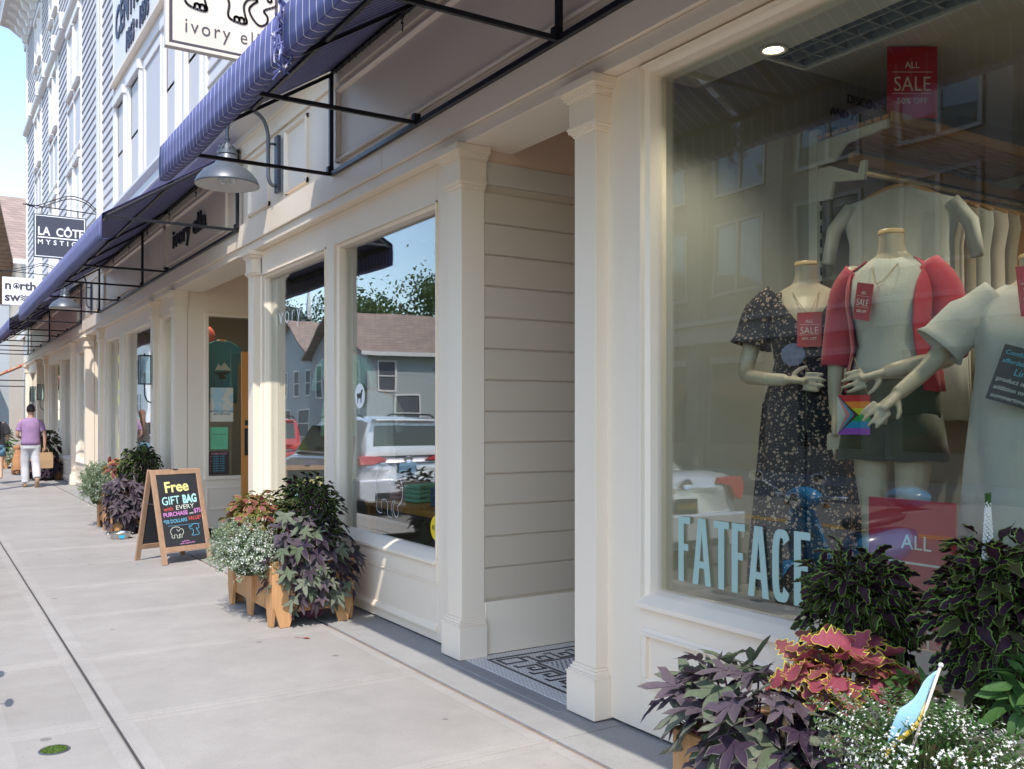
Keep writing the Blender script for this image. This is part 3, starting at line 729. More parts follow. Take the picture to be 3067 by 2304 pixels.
text('M Y S T I C', (x0+.055, y-.003, z0+.215), FACE_Y, .105, WHITEP, 'lettering', s2, .003, .002, 1.0, spacing=1.12)
scroll_bracket(s2, x0-.05, 2.42, y+.02, z1+.12)
MB().tube([(x0+.12,y+.02,z1),(x0+.12,y+.02,z1+.12)], .008, 6).tube([(x1-.12,y+.02,z1),(x1-.12,y+.02,z1+.11)], .008, 6).build('hook', DARKMETAL, s2)
MB().tube([(2.42,y+.02,z1+.1),(2.86,y+.02,z1+.1)], .015, 8).build('arm', WHITE, s2)
s3 = thing('hanging_sign', 'white hanging sign with north swell lettering, lowest and farthest sign', 'sign', (0,0,0))
y = 22.3; x0, x1, z0, z1 = 1.43, 2.12, 3.86, 4.44
bx('board', WHITEP, s3, x0, x1, y, y+.04, z0, z1, .003)
text('n  rth', (x0+.04, y-.003, z0+.33), FACE_Y, .25, INK, 'lettering', s3, .003, .006, 1.05)
text('sw    ll', (x0+.04, y-.003, z0+.085), FACE_Y, .25, INK, 'lettering', s3, .003, .006, 1.05)
ring = [(.262+.052*math.cos(q), .40+.055*math.sin(q)) for q in [math.pi*(-.3+1.6*i/14) for i in range(15)]]
waves = [[(.345+.014*i, .115+dz+.014*math.sin(i*1.25)) for i in range(12)] for dz in (0,.04,.08)]
tree = [[(.262,.345),(.262,.43)],[(.235,.37),(.262,.40),(.289,.37)],[(.242,.395),(.262,.425),(.282,.395)]]
strokes([ring]+waves+tree, (x0, y-.001, z0), FACE_Y, .017, INK, 'emblem', s3)
scroll_bracket(s3, x0-.05, 2.55, y+.02, z1+.12); MB().tube([(2.55,y+.02,z1+.1),(2.86,y+.02,z1+.1)], .015, 8).build('arm', WHITE, s3)

# ------------------------------------------------------------------ what lies beyond the end of the building
SHINGLE = None
def shingle(name, a, b):
    m, k = newmat(name, .9); v = k.obj(); br = k.new('TexBrick'); br.offset = .5; k.put(br, Scale=1.0, Mortar_Size=.012, Brick_Width=.35, Row_Height=.16, Bias=0.0)
    br.inputs['Color1'].default_value = (*a, 1); br.inputs['Color2'].default_value = (*b, 1); br.inputs['Mortar'].default_value = (*[x*.4 for x in a], 1)
    sp = k.new('SeparateXYZ'); cb_ = k.new('CombineXYZ'); k.l.new(v, sp.inputs[0]); k.l.new(k.math('ADD', sp.outputs['X'], sp.outputs['Y']), cb_.inputs['X']); k.l.new(sp.outputs['Z'], cb_.inputs['Y'])
    k.l.new(cb_.outputs[0], br.inputs['Vector']); n_ = k.noise(v, 8, 4); c = k.mix(k.math('MULTIPLY', n_, .5), br.outputs['Color'], [x*.6 for x in a]); k.l.new(c, k.p.inputs['Base Color'])
    return m
BROWNROOF = shingle('brown_shingle', (.40,.29,.235), (.27,.20,.165))
DARKROOF = shingle('dark_shingle', (.075,.08,.10), (.05,.055,.07))
def gable_house(name, label, x0, x1, y0, y1, zw, zr, ridge, wallm, roofm, trimm, wins=(), cat='building', over=.45):
    h = thing(name, label, cat, (0,0,0))
    bx('wall', wallm, h, x0, x1, y0, y1, -.1, zw)
    if ridge == 'x':
        ym = (y0+y1)/2
        MB().prism([(y0+.02,zw),(y1-.02,zw),(ym,zr-.15)], 'x', x0+.01, x1-.01).build('gable', wallm, h)
        for s, ye in ((-1, y0-over), (1, y1+over)):
            zo = zw-(zr-zw)*over/(ym-y0); MB().prism([(ye,zo),(ye,zo+.12),(ym,zr+.1),(ym,zr-.02)], 'x', x0-over, x1+over).build('roof', roofm, h)
            bx('eave_board', trimm, h, x0-over, x1+over, ye-.03, ye, zo-.06, zo+.14)
    else:
        xm = (x0+x1)/2
        MB().prism([(x0+.02,zw),(x1-.02,zw),(xm,zr-.15)], 'y', y0+.01, y1-.01).build('gable', wallm, h)
        for s, xe in ((-1, x0-over), (1, x1+over)):
            zo = zw-(zr-zw)*over/(xm-x0); MB().prism([(xe,zo),(xe,zo+.12),(xm,zr+.1),(xm,zr-.02)], 'y', y0-over, y1+over).build('roof', roofm, h)
            bx('eave_board', trimm, h, xe-.03, xe, y0-over, y1+over, zo-.06, zo+.14)
    for (face, a, c, z0, z1) in wins:
        w = part('window', h); t = .09
        if face in ('x+', 'x-'):
            X = x1 if face == 'x+' else x0; s = 1 if face == 'x+' else -1
            b = MB()
            for q in ((a-t,a,z0-t,z1+t),(c,c+t,z0-t,z1+t),(a,c,z1,z1+t),(a,c,z0-t,z0),(a,c,(z0+z1)/2-.03,(z0+z1)/2+.03)): b.box(X-.02*s, X+.05*s, *q)
            b.build('frame', trimm, w); MB().box(X, X+.012*s, a, c, z0, z1).build('pane', BLIND, w, recalc=False)
        else:
            Y = y0 if face == 'y-' else y1; s = -1 if face == 'y-' else 1
            b = MB()
            for q in ((a-t,a,z0-t,z1+t),(c,c+t,z0-t,z1+t),(a,c,z1,z1+t),(a,c,z0-t,z0),(a,c,(z0+z1)/2-.03,(z0+z1)/2+.03)): b.box(q[0], q[1], Y-.02*s, Y+.05*s, q[2], q[3])
            b.build('frame', trimm, w); MB().box(a, c, Y, Y+.012*s, z0, z1).build('pane', BLIND, w, recalc=False)
    return h
TAN = mat('tan_boards', (.55,.46,.36), .6, var=.08, vscale=.8, stretch=(1,1,8)); GREYW = mat('grey_boards', (.40,.43,.44), .6, var=.08, vscale=.8, stretch=(1,1,9))
WHITEW = mat('white_boards', (.74,.74,.74), .6, var=.05, vscale=.8, stretch=(1,1,8))
hb = gable_house('gabled_house', 'tan house with a brown shingled gable roof behind the hanging signs', 3.9, 16, 42, 56, 8.0, 11.6, 'x', TAN, BROWNROOF, WHITE, [('y-',5.2,6.1,5.4,7.2),('y-',7.4,8.3,5.4,7.2),('x-',44,45,5.2,7.0),('x-',47,48,5.2,7.0)], over=.9)
hd = gable_house('gabled_house', 'pale grey house with a dark slate roof at the left picture edge', 3.6, 16, 66, 84, 9.5, 15.5, 'y', GREYW, DARKROOF, WHITE, [('y-',5.0,6.2,5.2,7.4),('y-',7.5,8.7,5.2,7.4)], over=.6)
lw = gable_house('white_shop', 'low white shop with tall windows beyond the long building', 3.4, 10, 34.3, 41.5, 4.6, 6.0, 'y', WHITEW, DARKROOF, WHITE, [('y-',3.8,4.3,1.0,2.6),('x-',35,36.4,.9,2.7),('x-',37,38.4,.9,2.7),('x-',39,40.4,.9,2.7)], over=.2)
def stripe_mat():
    m, k = newmat('orange_stripe_canvas', .8); v = k.obj(); s = k.new('SeparateXYZ'); k.l.new(v, s.inputs[0])
    q = k.math('ADD', s.outputs['X'], s.outputs['Y'])
    f = k.math('FRACT', k.math('MULTIPLY', q, 5.0)); f2 = k.math('FRACT', k.math('MULTIPLY', q, 2.5))
    c = k.mix(k.math('LESS_THAN', f, .5), (.72,.36,.20), (.70,.50,.36)); c = k.mix(k.math('LESS_THAN', f2, .18), c, (.62,.16,.13)); k.l.new(c, k.p.inputs['Base Color']); return m
ST = stripe_mat()
oa = thing('striped_awning', 'orange and red striped awning sloping beyond the building corner', 'awning', (0,0,0))
b = MB().prism([(3.42,3.55),(1.75,2.75),(1.72,2.55),(1.76,2.55),(1.80,2.72),(3.42,3.5)], 'y', 34.5, 41.0); b.build('canopy', ST, oa)
b = MB()
for y in (34.52, 40.97): b.tube([(1.77,y,2.7),(3.4,y,2.7)], .02, 6)
b.build('frame', DARKMETAL, oa)
b = MB(); rr = random.Random(4)
for i in range(160):
    y = 34.5+6.5*rr.random(); b.add([(1.74, y, 2.56), (1.74, y+.06, 2.56), (1.74+rr.uniform(-.03,.03), y+.03, 2.42+rr.uniform(-.04,.04))], [(0,1,2)])
stuff(b.build('fringe', mat('fringe_brown', (.22,.12,.07), .9), oa, recalc=False))
ob = thing('shop_door', 'narrow orange wooden door beyond the far end of the building', 'door', (0,0,0))
bx('leaf', OAK, ob, 3.30, 3.39, 34.7, 35.0, 0, 2.5); bx('frame', WHITE, ob, 3.31, 3.4, 35.0, 35.2, 0, 2.6)
ra = thing('red_awning', 'small red awning far down the street above the striped one', 'awning', (0,0,0))
MB().prism([(3.6,4.6),(1.6,3.75),(1.58,3.6),(3.6,4.4)], 'y', 60, 66).build('canopy', mat('red_canvas', (.55,.06,.05), .8), ra)
# ------------------------------------------------------------------ rooms behind the glass
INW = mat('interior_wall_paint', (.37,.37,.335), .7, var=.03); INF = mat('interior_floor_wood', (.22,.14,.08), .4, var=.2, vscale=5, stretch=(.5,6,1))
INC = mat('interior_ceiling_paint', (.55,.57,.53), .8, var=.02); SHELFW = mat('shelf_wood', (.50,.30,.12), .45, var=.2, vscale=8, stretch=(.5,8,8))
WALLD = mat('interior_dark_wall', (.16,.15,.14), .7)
def room(name, x1, y0, y1, wallm=INW, zc=3.42):
    r = part(name); struct(r)
    bx('interior_floor', INF, r, 3.02, x1, y0, y1, -.1, .02); bx('interior_ceiling', INC, r, 3.0, x1, y0, y1, zc, zc+.1)
    bx('interior_back_wall', wallm, r, x1, x1+.1, y0-.1, y1+.1, 0, zc+.1)
    bx('interior_side_wall', wallm, r, 3.02, x1, y1, y1+.08, 0, zc); bx('interior_side_wall', wallm, r, 3.02, x1, y0-.08, y0, 0, zc)
    return r
rm = room('clothing_shop_room', 8.6, -1.25, 3.56)
bx('display_platform', mat('platform_paint', (.30,.30,.28), .5), rm, 3.02, 4.05, -1.2, 3.55, .02, .60)
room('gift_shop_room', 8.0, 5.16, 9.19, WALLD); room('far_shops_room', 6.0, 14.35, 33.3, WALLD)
bx('upper_floor_slab', BLACK, BLD, 3.0, 9.0, -3, 33.6, 3.53, 4.5)
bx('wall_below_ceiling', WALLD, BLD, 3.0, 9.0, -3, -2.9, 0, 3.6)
# dropped ceiling grid by the window
cg = part('ceiling_grid', rm); z = 3.20
bx('bulkhead', INC, cg, 3.02, 3.34, -1.2, 3.55, 3.16, 3.42)
b = MB()
for i in range(34): 
    y = 3.12-i*.125; b.box(3.352, 3.655, y-.006, y+.006, z, z+.05)
for x in (3.36, 3.46, 3.56, 3.65): b.box(x-.007, x+.007, -1.1, 3.12, z-.004, z+.052)
b.build('grid', mat('grid_metal', (.22,.26,.25), .5), cg)
bx('grid_edge', INC, cg, 3.345, 3.67, 3.125, 3.145, z-.01, z+.06); bx('grid_edge', INC, cg, 3.662, 3.68, -1.1, 3.125, z-.012, z+.06)
BULB = glow('lit_lamp', (1.0,.86,.62), 5)
def downlight(x, y, z, power, label, show=True):
    d = thing('downlight', label, 'lamp', (x, y, z), group='round ceiling downlights in the shop')
    MB().lathe([(.065,-.004),(.065,.01),(.05,.012),(.046,-.004),(.065,-.004)], n=24).build('ring', LAMPIN, d, smooth=True)
    MB().lathe([(.046,.0),(.001,.001)], n=20).build('lens', BULB, d)
    L = bpy.data.lights.new('spot', 'SPOT'); L.energy = power; L.spot_size = rad(130); L.spot_blend = .8; L.color = (1,.88,.72); L.shadow_soft_size = .05
    o = bpy.data.objects.new('spot', L); COL.objects.link(o); o.parent = d; o.location = (0,0,-.03)
    return d
downlight(3.28, 2.98, 3.155, 20, 'lit round downlight in the clothing shop ceiling, nearest the window corner')
downlight(3.25, 1.6, 3.155, 20, 'lit round downlight above the mannequins, second in the clothing shop')
downlight(4.9, 1.9, 3.415, 60, 'lit round downlight over the clothes rail deeper in the shop')
downlight(6.6, 1.6, 3.415, 60, 'lit round downlight at the back of the clothing shop')
downlight(4.1, 6.6, 3.415, 8, 'lit round downlight in the gift shop beside its wide window')
downlight(5.6, 8.0, 3.415, 10, 'lit round downlight deeper in the gift shop')

# slotted wall standards, shelf, clothes rail
rk = thing('clothes_rack', 'wall rack with slatted top shelf, pale brackets and a long clothes rail', 'rack', (0,0,0))
SLOTW = mat('rack_white', (.62,.62,.56), .5)
for x in (4.22, 5.9, 7.6):
    s = bx('slotted_upright', SLOTW, rk, x-.02, x+.02, 3.50, 3.558, .1, 3.08); b = MB()
    for i in range(34): b.box(x+.006, x+.018, 3.497, 3.5, .4+i*.078, .4+i*.078+.045)
    b.build('slots', BLACK, rk)
    MB().prism([(3.50,2.88),(3.50,3.01),(3.10,3.02),(3.06,3.02),(3.06,2.98),(3.32,2.96),(3.40,2.88)], 'x', x-.012, x+.012).build('bracket', SLOTW, rk)
    MB().prism([(3.50,2.68),(3.50,2.86),(3.42,2.86),(3.24,2.78),(3.22,2.84),(3.19,2.84),(3.20,2.74),(3.40,2.77),(3.42,2.68)], 'x', x-.012, x+.012).build('bracket', SLOTW, rk)
for i in range(9): bx('shelf_slat', SHELFW, rk, 4.2, 7.9, 3.50-i*.052-.036, 3.50-i*.052, 3.022, 3.042)
bx('shelf_edge', SHELFW, rk, 4.2, 7.9, 3.02, 3.035, 3.0, 3.05); bx('cross_bar', SHELFW, rk, 4.3, 7.9, 3.34, 3.37, 2.87, 2.93)
MB().tube([(4.22,3.21,2.78),(7.9,3.21,2.78)], .016, 10).build('rail', mat('brass_rail', (.70,.55,.33), .3, metal=.6), rk, smooth=True)
wl = thing('wall_lettering', 'dark DISCOVER lettering on the shop side wall above the rack', 'lettering', (0,0,0))
text('DISCOVER', (4.53, 3.555, 3.30), FACE_Y, .075, BLACK, 'lettering', wl, .002, -.0005, width=.36)
text('AND MORE OF', (4.38, 3.555, 3.205), FACE_Y, .075, BLACK, 'lettering', wl, .002, -.0005, width=.49)
text('US', (4.33, 3.555, 3.075), FACE_Y, .10, BLACK, 'lettering', wl, .002)
HANG = mat('hanger_wood', (.52,.27,.09), .35, var=.15)
def hanger(x, y, z, parent, rz=0):
    b = MB(); b.tube(smooth_path([(0,0,.0),(0,.02,.03),(0,0,.055),(0,-.025,.035)],4), .0025, 5)
    b.tube(smooth_path([(0,-.21,-.10),(0,-.12,-.05),(0,0,-.012),(0,.12,-.05),(0,.21,-.10)],4), [(.007,.016)]*17, 6)
    M = Matrix.Translation((x,y,z)) @ Matrix.Rotation(rz, 4, 'Z'); b.xf(M)
    return b.build('hanger', HANG, parent, smooth=True)
def cloth(name, cols, parent=None, **k): return mat(name, cols, .85, var=.08, vscale=9, bump=.35, bscale=60, sheen=.2, **k)
LINEN = cloth('white_linen', (.52,.51,.46)); TAUPE = cloth('taupe_cloth', (.34,.28,.20)); RUST = cloth('rust_cloth', (.35,.16,.06)); STRP = cloth('cream_cotton', (.55,.48,.40)); DGREEN = cloth('moss_green_cloth', (.055,.065,.035)); SAGE = cloth('sage_cloth', (.30,.38,.30)); BLK = cloth('dark_cloth', (.03,.03,.035))
def garment(x, y, z, L, w, mtl, label, rz=0, thick=.05, flare=1.15, group=None, sleeve=False, seed=0):
    """a blouse or dress on a hanger: folded front and back sheets, shoulders sloping from the neck"""
    t = thing('hanging_garment', label, 'garment', (x,y,z), rz, group); r = random.Random(seed); rows = []
    prof = [(-.012,.05),(-.03,.10),(-.09,w*.5),(-.16,w*.52),(-.30,w*.46),(-.30-L*.3,w*.47),(-.30-L*.65,w*.5*flare),(-.30-L,w*.52*flare)]
    ph = r.uniform(0,6)
    for k, (zz, hw) in enumerate(prof):
        ring = []; n = 36; f = min(1, k/4)
        for i in range(n):
            q = 2*math.pi*i/n; cx_, sx_ = math.cos(q), math.sin(q)
            fold = 1+.35*f*math.sin(7*q+ph)+.2*f*math.sin(11*q+2*ph)
            ring.append((thick*fold*sx_*(.35 if k < 2 else 1), hw*math.copysign(abs(cx_)**.8, cx_), zz+.006*math.sin(5*q)*f))
        rows.append(ring)
    b = MB().rings(rows, cap=False); g_ = b.build('cloth', mtl, t, smooth=True); g_.modifiers.new('t', 'SOLIDIFY').thickness = .003
    if sleeve:
        b = MB()
        for s in (-1,1): b.tube([(0,s*w*.44,-.10),(0,s*w*.60,-.22),(0,s*w*.66,-.40)], [(.055,.04),(.06,.04),(.062,.035)], 10)
        b.build('sleeve', mtl, t, smooth=True)
    hanger(0, 0, .012, t)
    return t
r5 = random.Random(12)
garment(4.42, 3.13, 2.72, .95, .56, LINEN, 'white linen sleeveless blouse facing out at the near end of the rail', rad(36), .055, 1.15, sleeve=True, seed=2)
mm = [STRP, TAUPE, LINEN, STRP, TAUPE, RUST, LINEN, BLK, STRP, RUST, TAUPE, SAGE, LINEN, RUST, TAUPE, STRP, BLK, RUST, TAUPE, LINEN]
cn = ['cream','taupe','white','cream','taupe','rust','white','dark','cream','rust','taupe','sage','white','rust','taupe','cream','dark','rust','taupe','white']
for i in range(18):
    garment(4.78+i*.13, 3.20, 2.72, .75+.3*r5.random(), .42, mm[i], '%s garment %s from the near end of the clothes rail' % (cn[i], ['second','third','fourth','fifth','sixth','seventh','eighth','ninth','tenth','eleventh','twelfth','thirteenth','fourteenth','fifteenth','sixteenth','seventeenth','eighteenth','nineteenth'][i]), r5.uniform(-.08,.08), .04, 1.1, group='garments packed along the clothes rail', seed=i)

# ------------------------------------------------------------------ mannequins
MANN = mat('mannequin_skin', (.50,.42,.31), .45, var=.02)
def hand(b, w, d, n, s=1.0, curl=.3):
    """five fingers on a palm; w = wrist, d = pointing direction, n = back of the hand"""
    w, d, n = Vector(w), Vector(d).normalized(), Vector(n).normalized(); sd = d.cross(n).normalized()
    b.tube([w-d*.02*s, w+d*.02*s, w+d*.055*s, w+d*.085*s], [(.021*s,.017*s),(.03*s,.015*s),(.037*s,.014*s),(.034*s,.011*s)], 10)
    for i, (o, L) in enumerate(((-.030,.062),(-.010,.074),(.011,.070),(.030,.054))):
        p0 = w+d*.082*s+sd*o*s; p1 = p0+d*L*.5*s-n*L*curl*.25*s+sd*o*.12*s; p2 = p1+d*L*.5*s-n*L*curl*.7*s
        b.tube([p0-d*.012*s, p1, p2], [.0088*s, .0080*s, .0062*s], 8)
    t0 = w+d*.022*s-sd*.022*s
    b.tube([t0, t0+d*.028*s-sd*.028*s, t0+d*.052*s-sd*.040*s-n*.004*s], [.011*s,.0095*s,.007*s], 8)
def mannequin(x, y, base, phi, label, arms, hgt=1.56, legs=True):
    t = thing('mannequin', label, 'mannequin', (x,y,base), phi); b = MB(); k = hgt/1.56
    R_ = lambda rows: [[(cx_+rx*math.cos(q), cy_+ry*math.sin(q), z*k) for q in [2*math.pi*i/20 for i in range(20)]] for cx_, cy_, rx, ry, z in rows]
    b.rings(R_([(0,.0,.10,.085,.80),(0,.005,.165,.115,.88),(0,.01,.172,.118,.95),(0,0,.14,.10,1.05),(0,-.005,.118,.088,1.13),(0,-.012,.13,.10,1.21),(0,-.022,.148,.118,1.29),(0,-.012,.158,.105,1.355),(0,0,.165,.075,1.41),(0,.004,.12,.062,1.445),(0,.006,.062,.055,1.475),(0,-.002,.052,.05,1.51),(0,-.006,.05,.049,1.56)]))
    for s in (-1,1):
        b.ell((s*.07,-.088,1.275*k), .056, .042, .055)
        b.ell((s*.168,.0,1.40*k), .048, .05, .052)
        if legs: b.tube([(s*.085,.0,.86*k),(s*.085,.0,.62*k),(s*.075,-.01,.45*k),(s*.075,.012,.30*k),(s*.07,.02,.09*k),(s*.07,.0,.03*k)], [.085,.072,.05,.052,.033,.03], 14); b.tube([(s*.07,.04,.03*k),(s*.075,-.12,.02*k)], [.03,.028], 8)
    for pts in arms:
        pts = [Vector(p) for p in pts]; pts = [Vector((p.x,p.y,p.z*k)) for p in pts]
        path = smooth_path(pts, 5); n = len(path); b.tube(path, [.048-.020*i/(n-1) for i in range(n)], 12)
        d = (pts[-1]-pts[-2]); nn = Vector((pts[-1].x*.3, -1, .25)); hand(b, pts[-1], d, nn-d.normalized()*nn.dot(d.normalized()), 1.15, .12)
    b.build('body', MANN, t, smooth=True, remesh=.0068)
    MB().lathe([(.001,1.572*k),(.048,1.572*k),(.053,1.566*k),(.053,1.556*k),(.048,1.552*k)], c=(0,-.006,0), n=24).build('neck_cap', mat('cap_wood', (.62,.42,.20), .4), t, smooth=True, auto=40)
    if legs: bx('base', GALV, t, -.17, .17, -.17, .17, .0, .008)
    return t
def wear(t, name, rows, mtl, k=1.0, folds=0.0, nf=9, seed=0, open_front=None, thick=.004):
    """cloth shell round the torso: rows (cx, cy, rx, ry, z); open_front = half angle left open at the front"""
    n = 64; ph = seed*1.7; rs = []
    for j, (cx_, cy_, rx, ry, z) in enumerate(rows):
        f = folds*max(0, (rows[0][4]-z)/(rows[0][4]-rows[-1][4])); ring = []
        for i in range(n+(1 if open_front else 0)):
            if open_front: q = -math.pi/2+open_front[j]+(2*math.pi-2*open_front[j])*i/n
            else: q = 2*math.pi*i/n
            m_ = 1+f*(.6*math.sin(nf*q+ph)+.4*math.sin((nf*1.6)*q+2*ph))
            ring.append((cx_+rx*m_*math.cos(q), cy_+ry*m_*math.sin(q), z*k+.004*math.sin(4*q+ph)))
        rs.append(ring)
    o = MB().rings(rs, cap=False, close=not open_front).build(name, mtl, t, smooth=True); s_ = o.modifiers.new('t', 'SOLIDIFY'); s_.thickness = thick; s_.offset = 1
    return o
def sleeves(t, mtl, pairs, k=1.0, name='sleeve'):
    for pts, rr_ in pairs:
        o = MB().tube(smooth_path([Vector((p[0],p[1],p[2]*k)) for p in pts], 4), rr_, 16, cap=False).build(name, mtl, t, smooth=True); o.modifiers.new('t', 'SOLIDIFY').thickness = .004
def floral():
    m, k = newmat('black_floral_cloth', .8); v = k.obj(); c = None
    base = (.012,.012,.018)
    col = base
    for sc, rad_, cc, seed in ((46, .34, (.52,.36,.26), 0), (70, .27, (.58,.48,.38), 3), (105, .22, (.38,.22,.14), 7)):
        mp = k.new('Mapping'); mp.inputs['Location'].default_value = (seed, seed*2, seed); k.l.new(v, mp.inputs['Vector'])
        nz = k.new('TexNoise'); nz.inputs['Scale'].default_value = 60; k.l.new(mp.outputs[0], nz.inputs['Vector'])
        ad = k.new('Mix', data_type='VECTOR'); ad.inputs['Factor'].default_value = .012; k.l.new(mp.outputs[0], ad.inputs['A']); k.l.new(nz.outputs['Color'], ad.inputs['B'])
        vo = k.new('TexVoronoi'); vo.inputs['Scale'].default_value = sc; k.l.new(ad.outputs['Result'], vo.inputs['Vector'])
        keep = k.math('GREATER_THAN', vo.outputs['Color'], .45)
        inn = k.math('MULTIPLY', k.math('LESS_THAN', vo.outputs['Distance'], rad_), keep); core = k.math('LESS_THAN', vo.outputs['Distance'], rad_*.35)
        col = k.mix(inn, col, cc); col = k.mix(k.math('MULTIPLY', core, keep), col, (.25,.10,.06))
    k.l.new(col, k.p.inputs['Base Color']); k.bump(k.noise(v, 30, 3), .2, .004); return m
FLORAL = floral(); KNIT = mat('white_rib_knit', (.52,.51,.45), .9, var=.05, bump=.6, bscale=120, stretch=(1,1,.08)); CARD = cloth('coral_cardigan', (.50,.045,.07)); CORD = mat('string', (.42,.32,.18), .8)
def tag_card(t, at, w, h, ry=0.0, rz=0.0, scale=1.0, name='sale_tag', label=None):
    """hanging red sale tag with its cream lettering"""
    c = part('sale_card', t) if label is None else thing('sale_card', label, 'sign')
    c.location = at; c.rotation_euler = (0, ry, rz)
    bx('card', RED, c, -w/2, w/2, 0, .003, -h, 0)
    s = w/.12
    text('ALL', (0,-.001,-h*.30), FACE_Y, .022*s, CREAM, 'lettering', c, .0006, align='CENTER')
    bx('rule', CREAM, c, -w*.4, w*.4, -.0012, 0, -h*.36, -h*.352); bx('rule', CREAM, c, -w*.4, w*.4, -.0012, 0, -h*.66, -h*.652)
    text('SALE', (0,-.001,-h*.62), FACE_Y, .050*s*min(1,h/w/1.35), CREAM, 'lettering', c, .0006, -.0006, .86, align='CENTER')
    text('50% OFF', (0,-.001,-h*.80), FACE_Y, .020*s, CREAM, 'lettering', c, .0006, align='CENTER')
    return c
def necklace(t, z0, zt, r0, y0, parent=None):
    MB().tube(smooth_path([(0,.06,z0),(r0,.02,z0-.01),(r0*.9,-.07,z0-.05),(.01,y0,zt),(-r0*.9,-.07,z0-.05),(-r0,.02,z0-.01),(0,.06,z0)], 5), .0022, 5).build('string', CORD, t)

# 1: black floral dress
k1 = 1.63/1.56
m1 = mannequin(3.50, 2.98, .565, rad(-50), 'headless mannequin in a black floral dress with one hand on its waist', [[(-.165,.0,1.40),(-.24,-.01,1.22),(-.27,-.03,1.08),(-.20,-.14,1.05),(-.085,-.175,1.04)], [(.165,0,1.40),(.215,.02,1.2),(.23,.0,1.0),(.22,-.03,.85)]], 1.63)
D1 = [(0,-.005,.125,.085,1.435),(0,-.004,.172,.095,1.405),(0,-.018,.172,.128,1.34),(0,-.03,.165,.14,1.28),(0,-.02,.148,.118,1.20),(0,-.008,.135,.105,1.12),(0,0,.155,.118,1.04),(0,.005,.19,.14,.93),(0,.005,.205,.155,.75),(0,.0,.225,.17,.5),(0,0,.245,.185,.25),(0,0,.25,.19,.12)]
opn = [1.0,.72,.45,.18,.02,.02,.02,.02,.02,.02,.02,.02]
wear(m1, 'dress', D1, FLORAL, k1, .10, 8, 1, opn)
sleeves(m1, FLORAL, [([(-.13,0,1.415),(-.20,-.005,1.35),(-.25,-.012,1.20)], [.075]*4+[.085]*4+[.10]), ([(.13,0,1.415),(.20,0,1.35),(.235,.01,1.20)], [.075]*4+[.085]*4+[.10])], k1)
necklace(m1, 1.47*k1, 1.33*k1, .06, -.16)
tag_card(m1, (.015,-.175,1.33*k1), .105, .155, 0, 0)
MB().lathe([(.001,0),(.05,.0),(.052,.004),(.001,.006)], n=24).xf(Matrix.Translation((-.055,-.162,1.15*k1)) @ Matrix.Rotation(rad(90),4,'X')).build('brooch', mat('brooch_blue', (.16,.17,.30), .4, var=.5, vscale=40), m1)
# 2: coral cardigan over a white top, dark green shorts
k2 = 1.66/1.56
m2 = mannequin(3.47, 2.50, .60, rad(-74), 'headless mannequin in a coral cardigan, white top and moss green shorts', [[(-.165,0,1.40),(-.22,.0,1.2),(-.235,-.02,1.0),(-.22,-.05,.84)], [(.165,.0,1.40),(.235,.0,1.2),(.25,-.06,1.06),(.16,-.17,1.03),(.05,-.21,1.0)]], 1.66)
wear(m2, 'top', [(0,-.004,.09,.075,1.45),(0,-.006,.166,.085,1.405),(0,-.02,.164,.122,1.345),(0,-.034,.158,.138,1.285),(0,-.025,.140,.118,1.21),(0,-.01,.130,.102,1.12),(0,0,.16,.12,1.03),(0,0,.165,.122,.98)], KNIT, k2, .02, 6, 2)
oc = [1.25,.95,.85,.82,.80,.82,.85,.9]
wear(m2, 'cardigan', [(0,.0,.10,.082,1.455),(0,.0,.182,.098,1.41),(0,-.012,.182,.142,1.345),(0,-.02,.18,.16,1.28),(0,-.012,.168,.142,1.19),(0,0,.166,.13,1.10),(0,.01,.19,.145,1.0),(0,.012,.198,.15,.93)], CARD, k2, .05, 7, 3, oc)
sleeves(m2, CARD, [([(-.14,0,1.41),(-.20,0,1.33),(-.225,0,1.18),(-.236,-.01,1.04)], .066), ([(.14,0,1.41),(.21,0,1.33),(.24,0,1.2),(.25,-.05,1.07)], .066)], k2)
wear(m2, 'shorts', [(0,0,.155,.115,1.03),(0,.006,.185,.13,.93),(0,.006,.192,.138,.86),(0,.004,.19,.135,.82)], DGREEN, k2, .03, 5, 1)
for s in (-1,1): wear(m2, 'shorts_leg', [(s*.09,.004,.102,.125,.84),(s*.095,.0,.112,.125,.76),(s*.10,0,.12,.13,.66)], DGREEN, k2, .04, 5, s+2)
necklace(m2, 1.48*k2, 1.34*k2, .062, -.19)
tag_card(m2, (-.035,-.20,1.345*k2), .10, .15, rad(12), rad(-30))
pf = thing('rainbow_flag', 'small striped rainbow flag hanging from the mannequin wrist', 'flag', (3.28, 2.545, 1.575), rad(-62))
MB().tube(smooth_path([(-.055,0,0),(-.02,0,.10),(0,0,.155),(.02,0,.10),(.058,0,.0)], 4), .002, 5).build('string', CORD, pf)
cols = [(.55,.03,.04),(.80,.25,.03),(.72,.70,.02),(.02,.40,.10),(.02,.28,.55),(.36,.08,.52)]; fw, fh = .135, .165
for i, c in enumerate(cols): bx('stripe', mat('flag_%d' % i, c, .8, bump=.2), pf, -.065, .065, 0, .003, -fh*(i+1)/6, -fh*i/6)
for j, (c, e) in enumerate((((.10,.045,.02),.085),((.08,.28,.45),.068),((.62,.24,.24),.052),((.55,.55,.5),.034))):
    MB().prism([(-.0655-.0002*j,.0005),(-.065+e,-fh/2),(-.0655-.0002*j,-fh-.0005)], 'y', -.001-.0006*(j+1), .0035+.0004*(j+1)).build('chevron', mat('flag_c%d' % j, c, .8), pf)
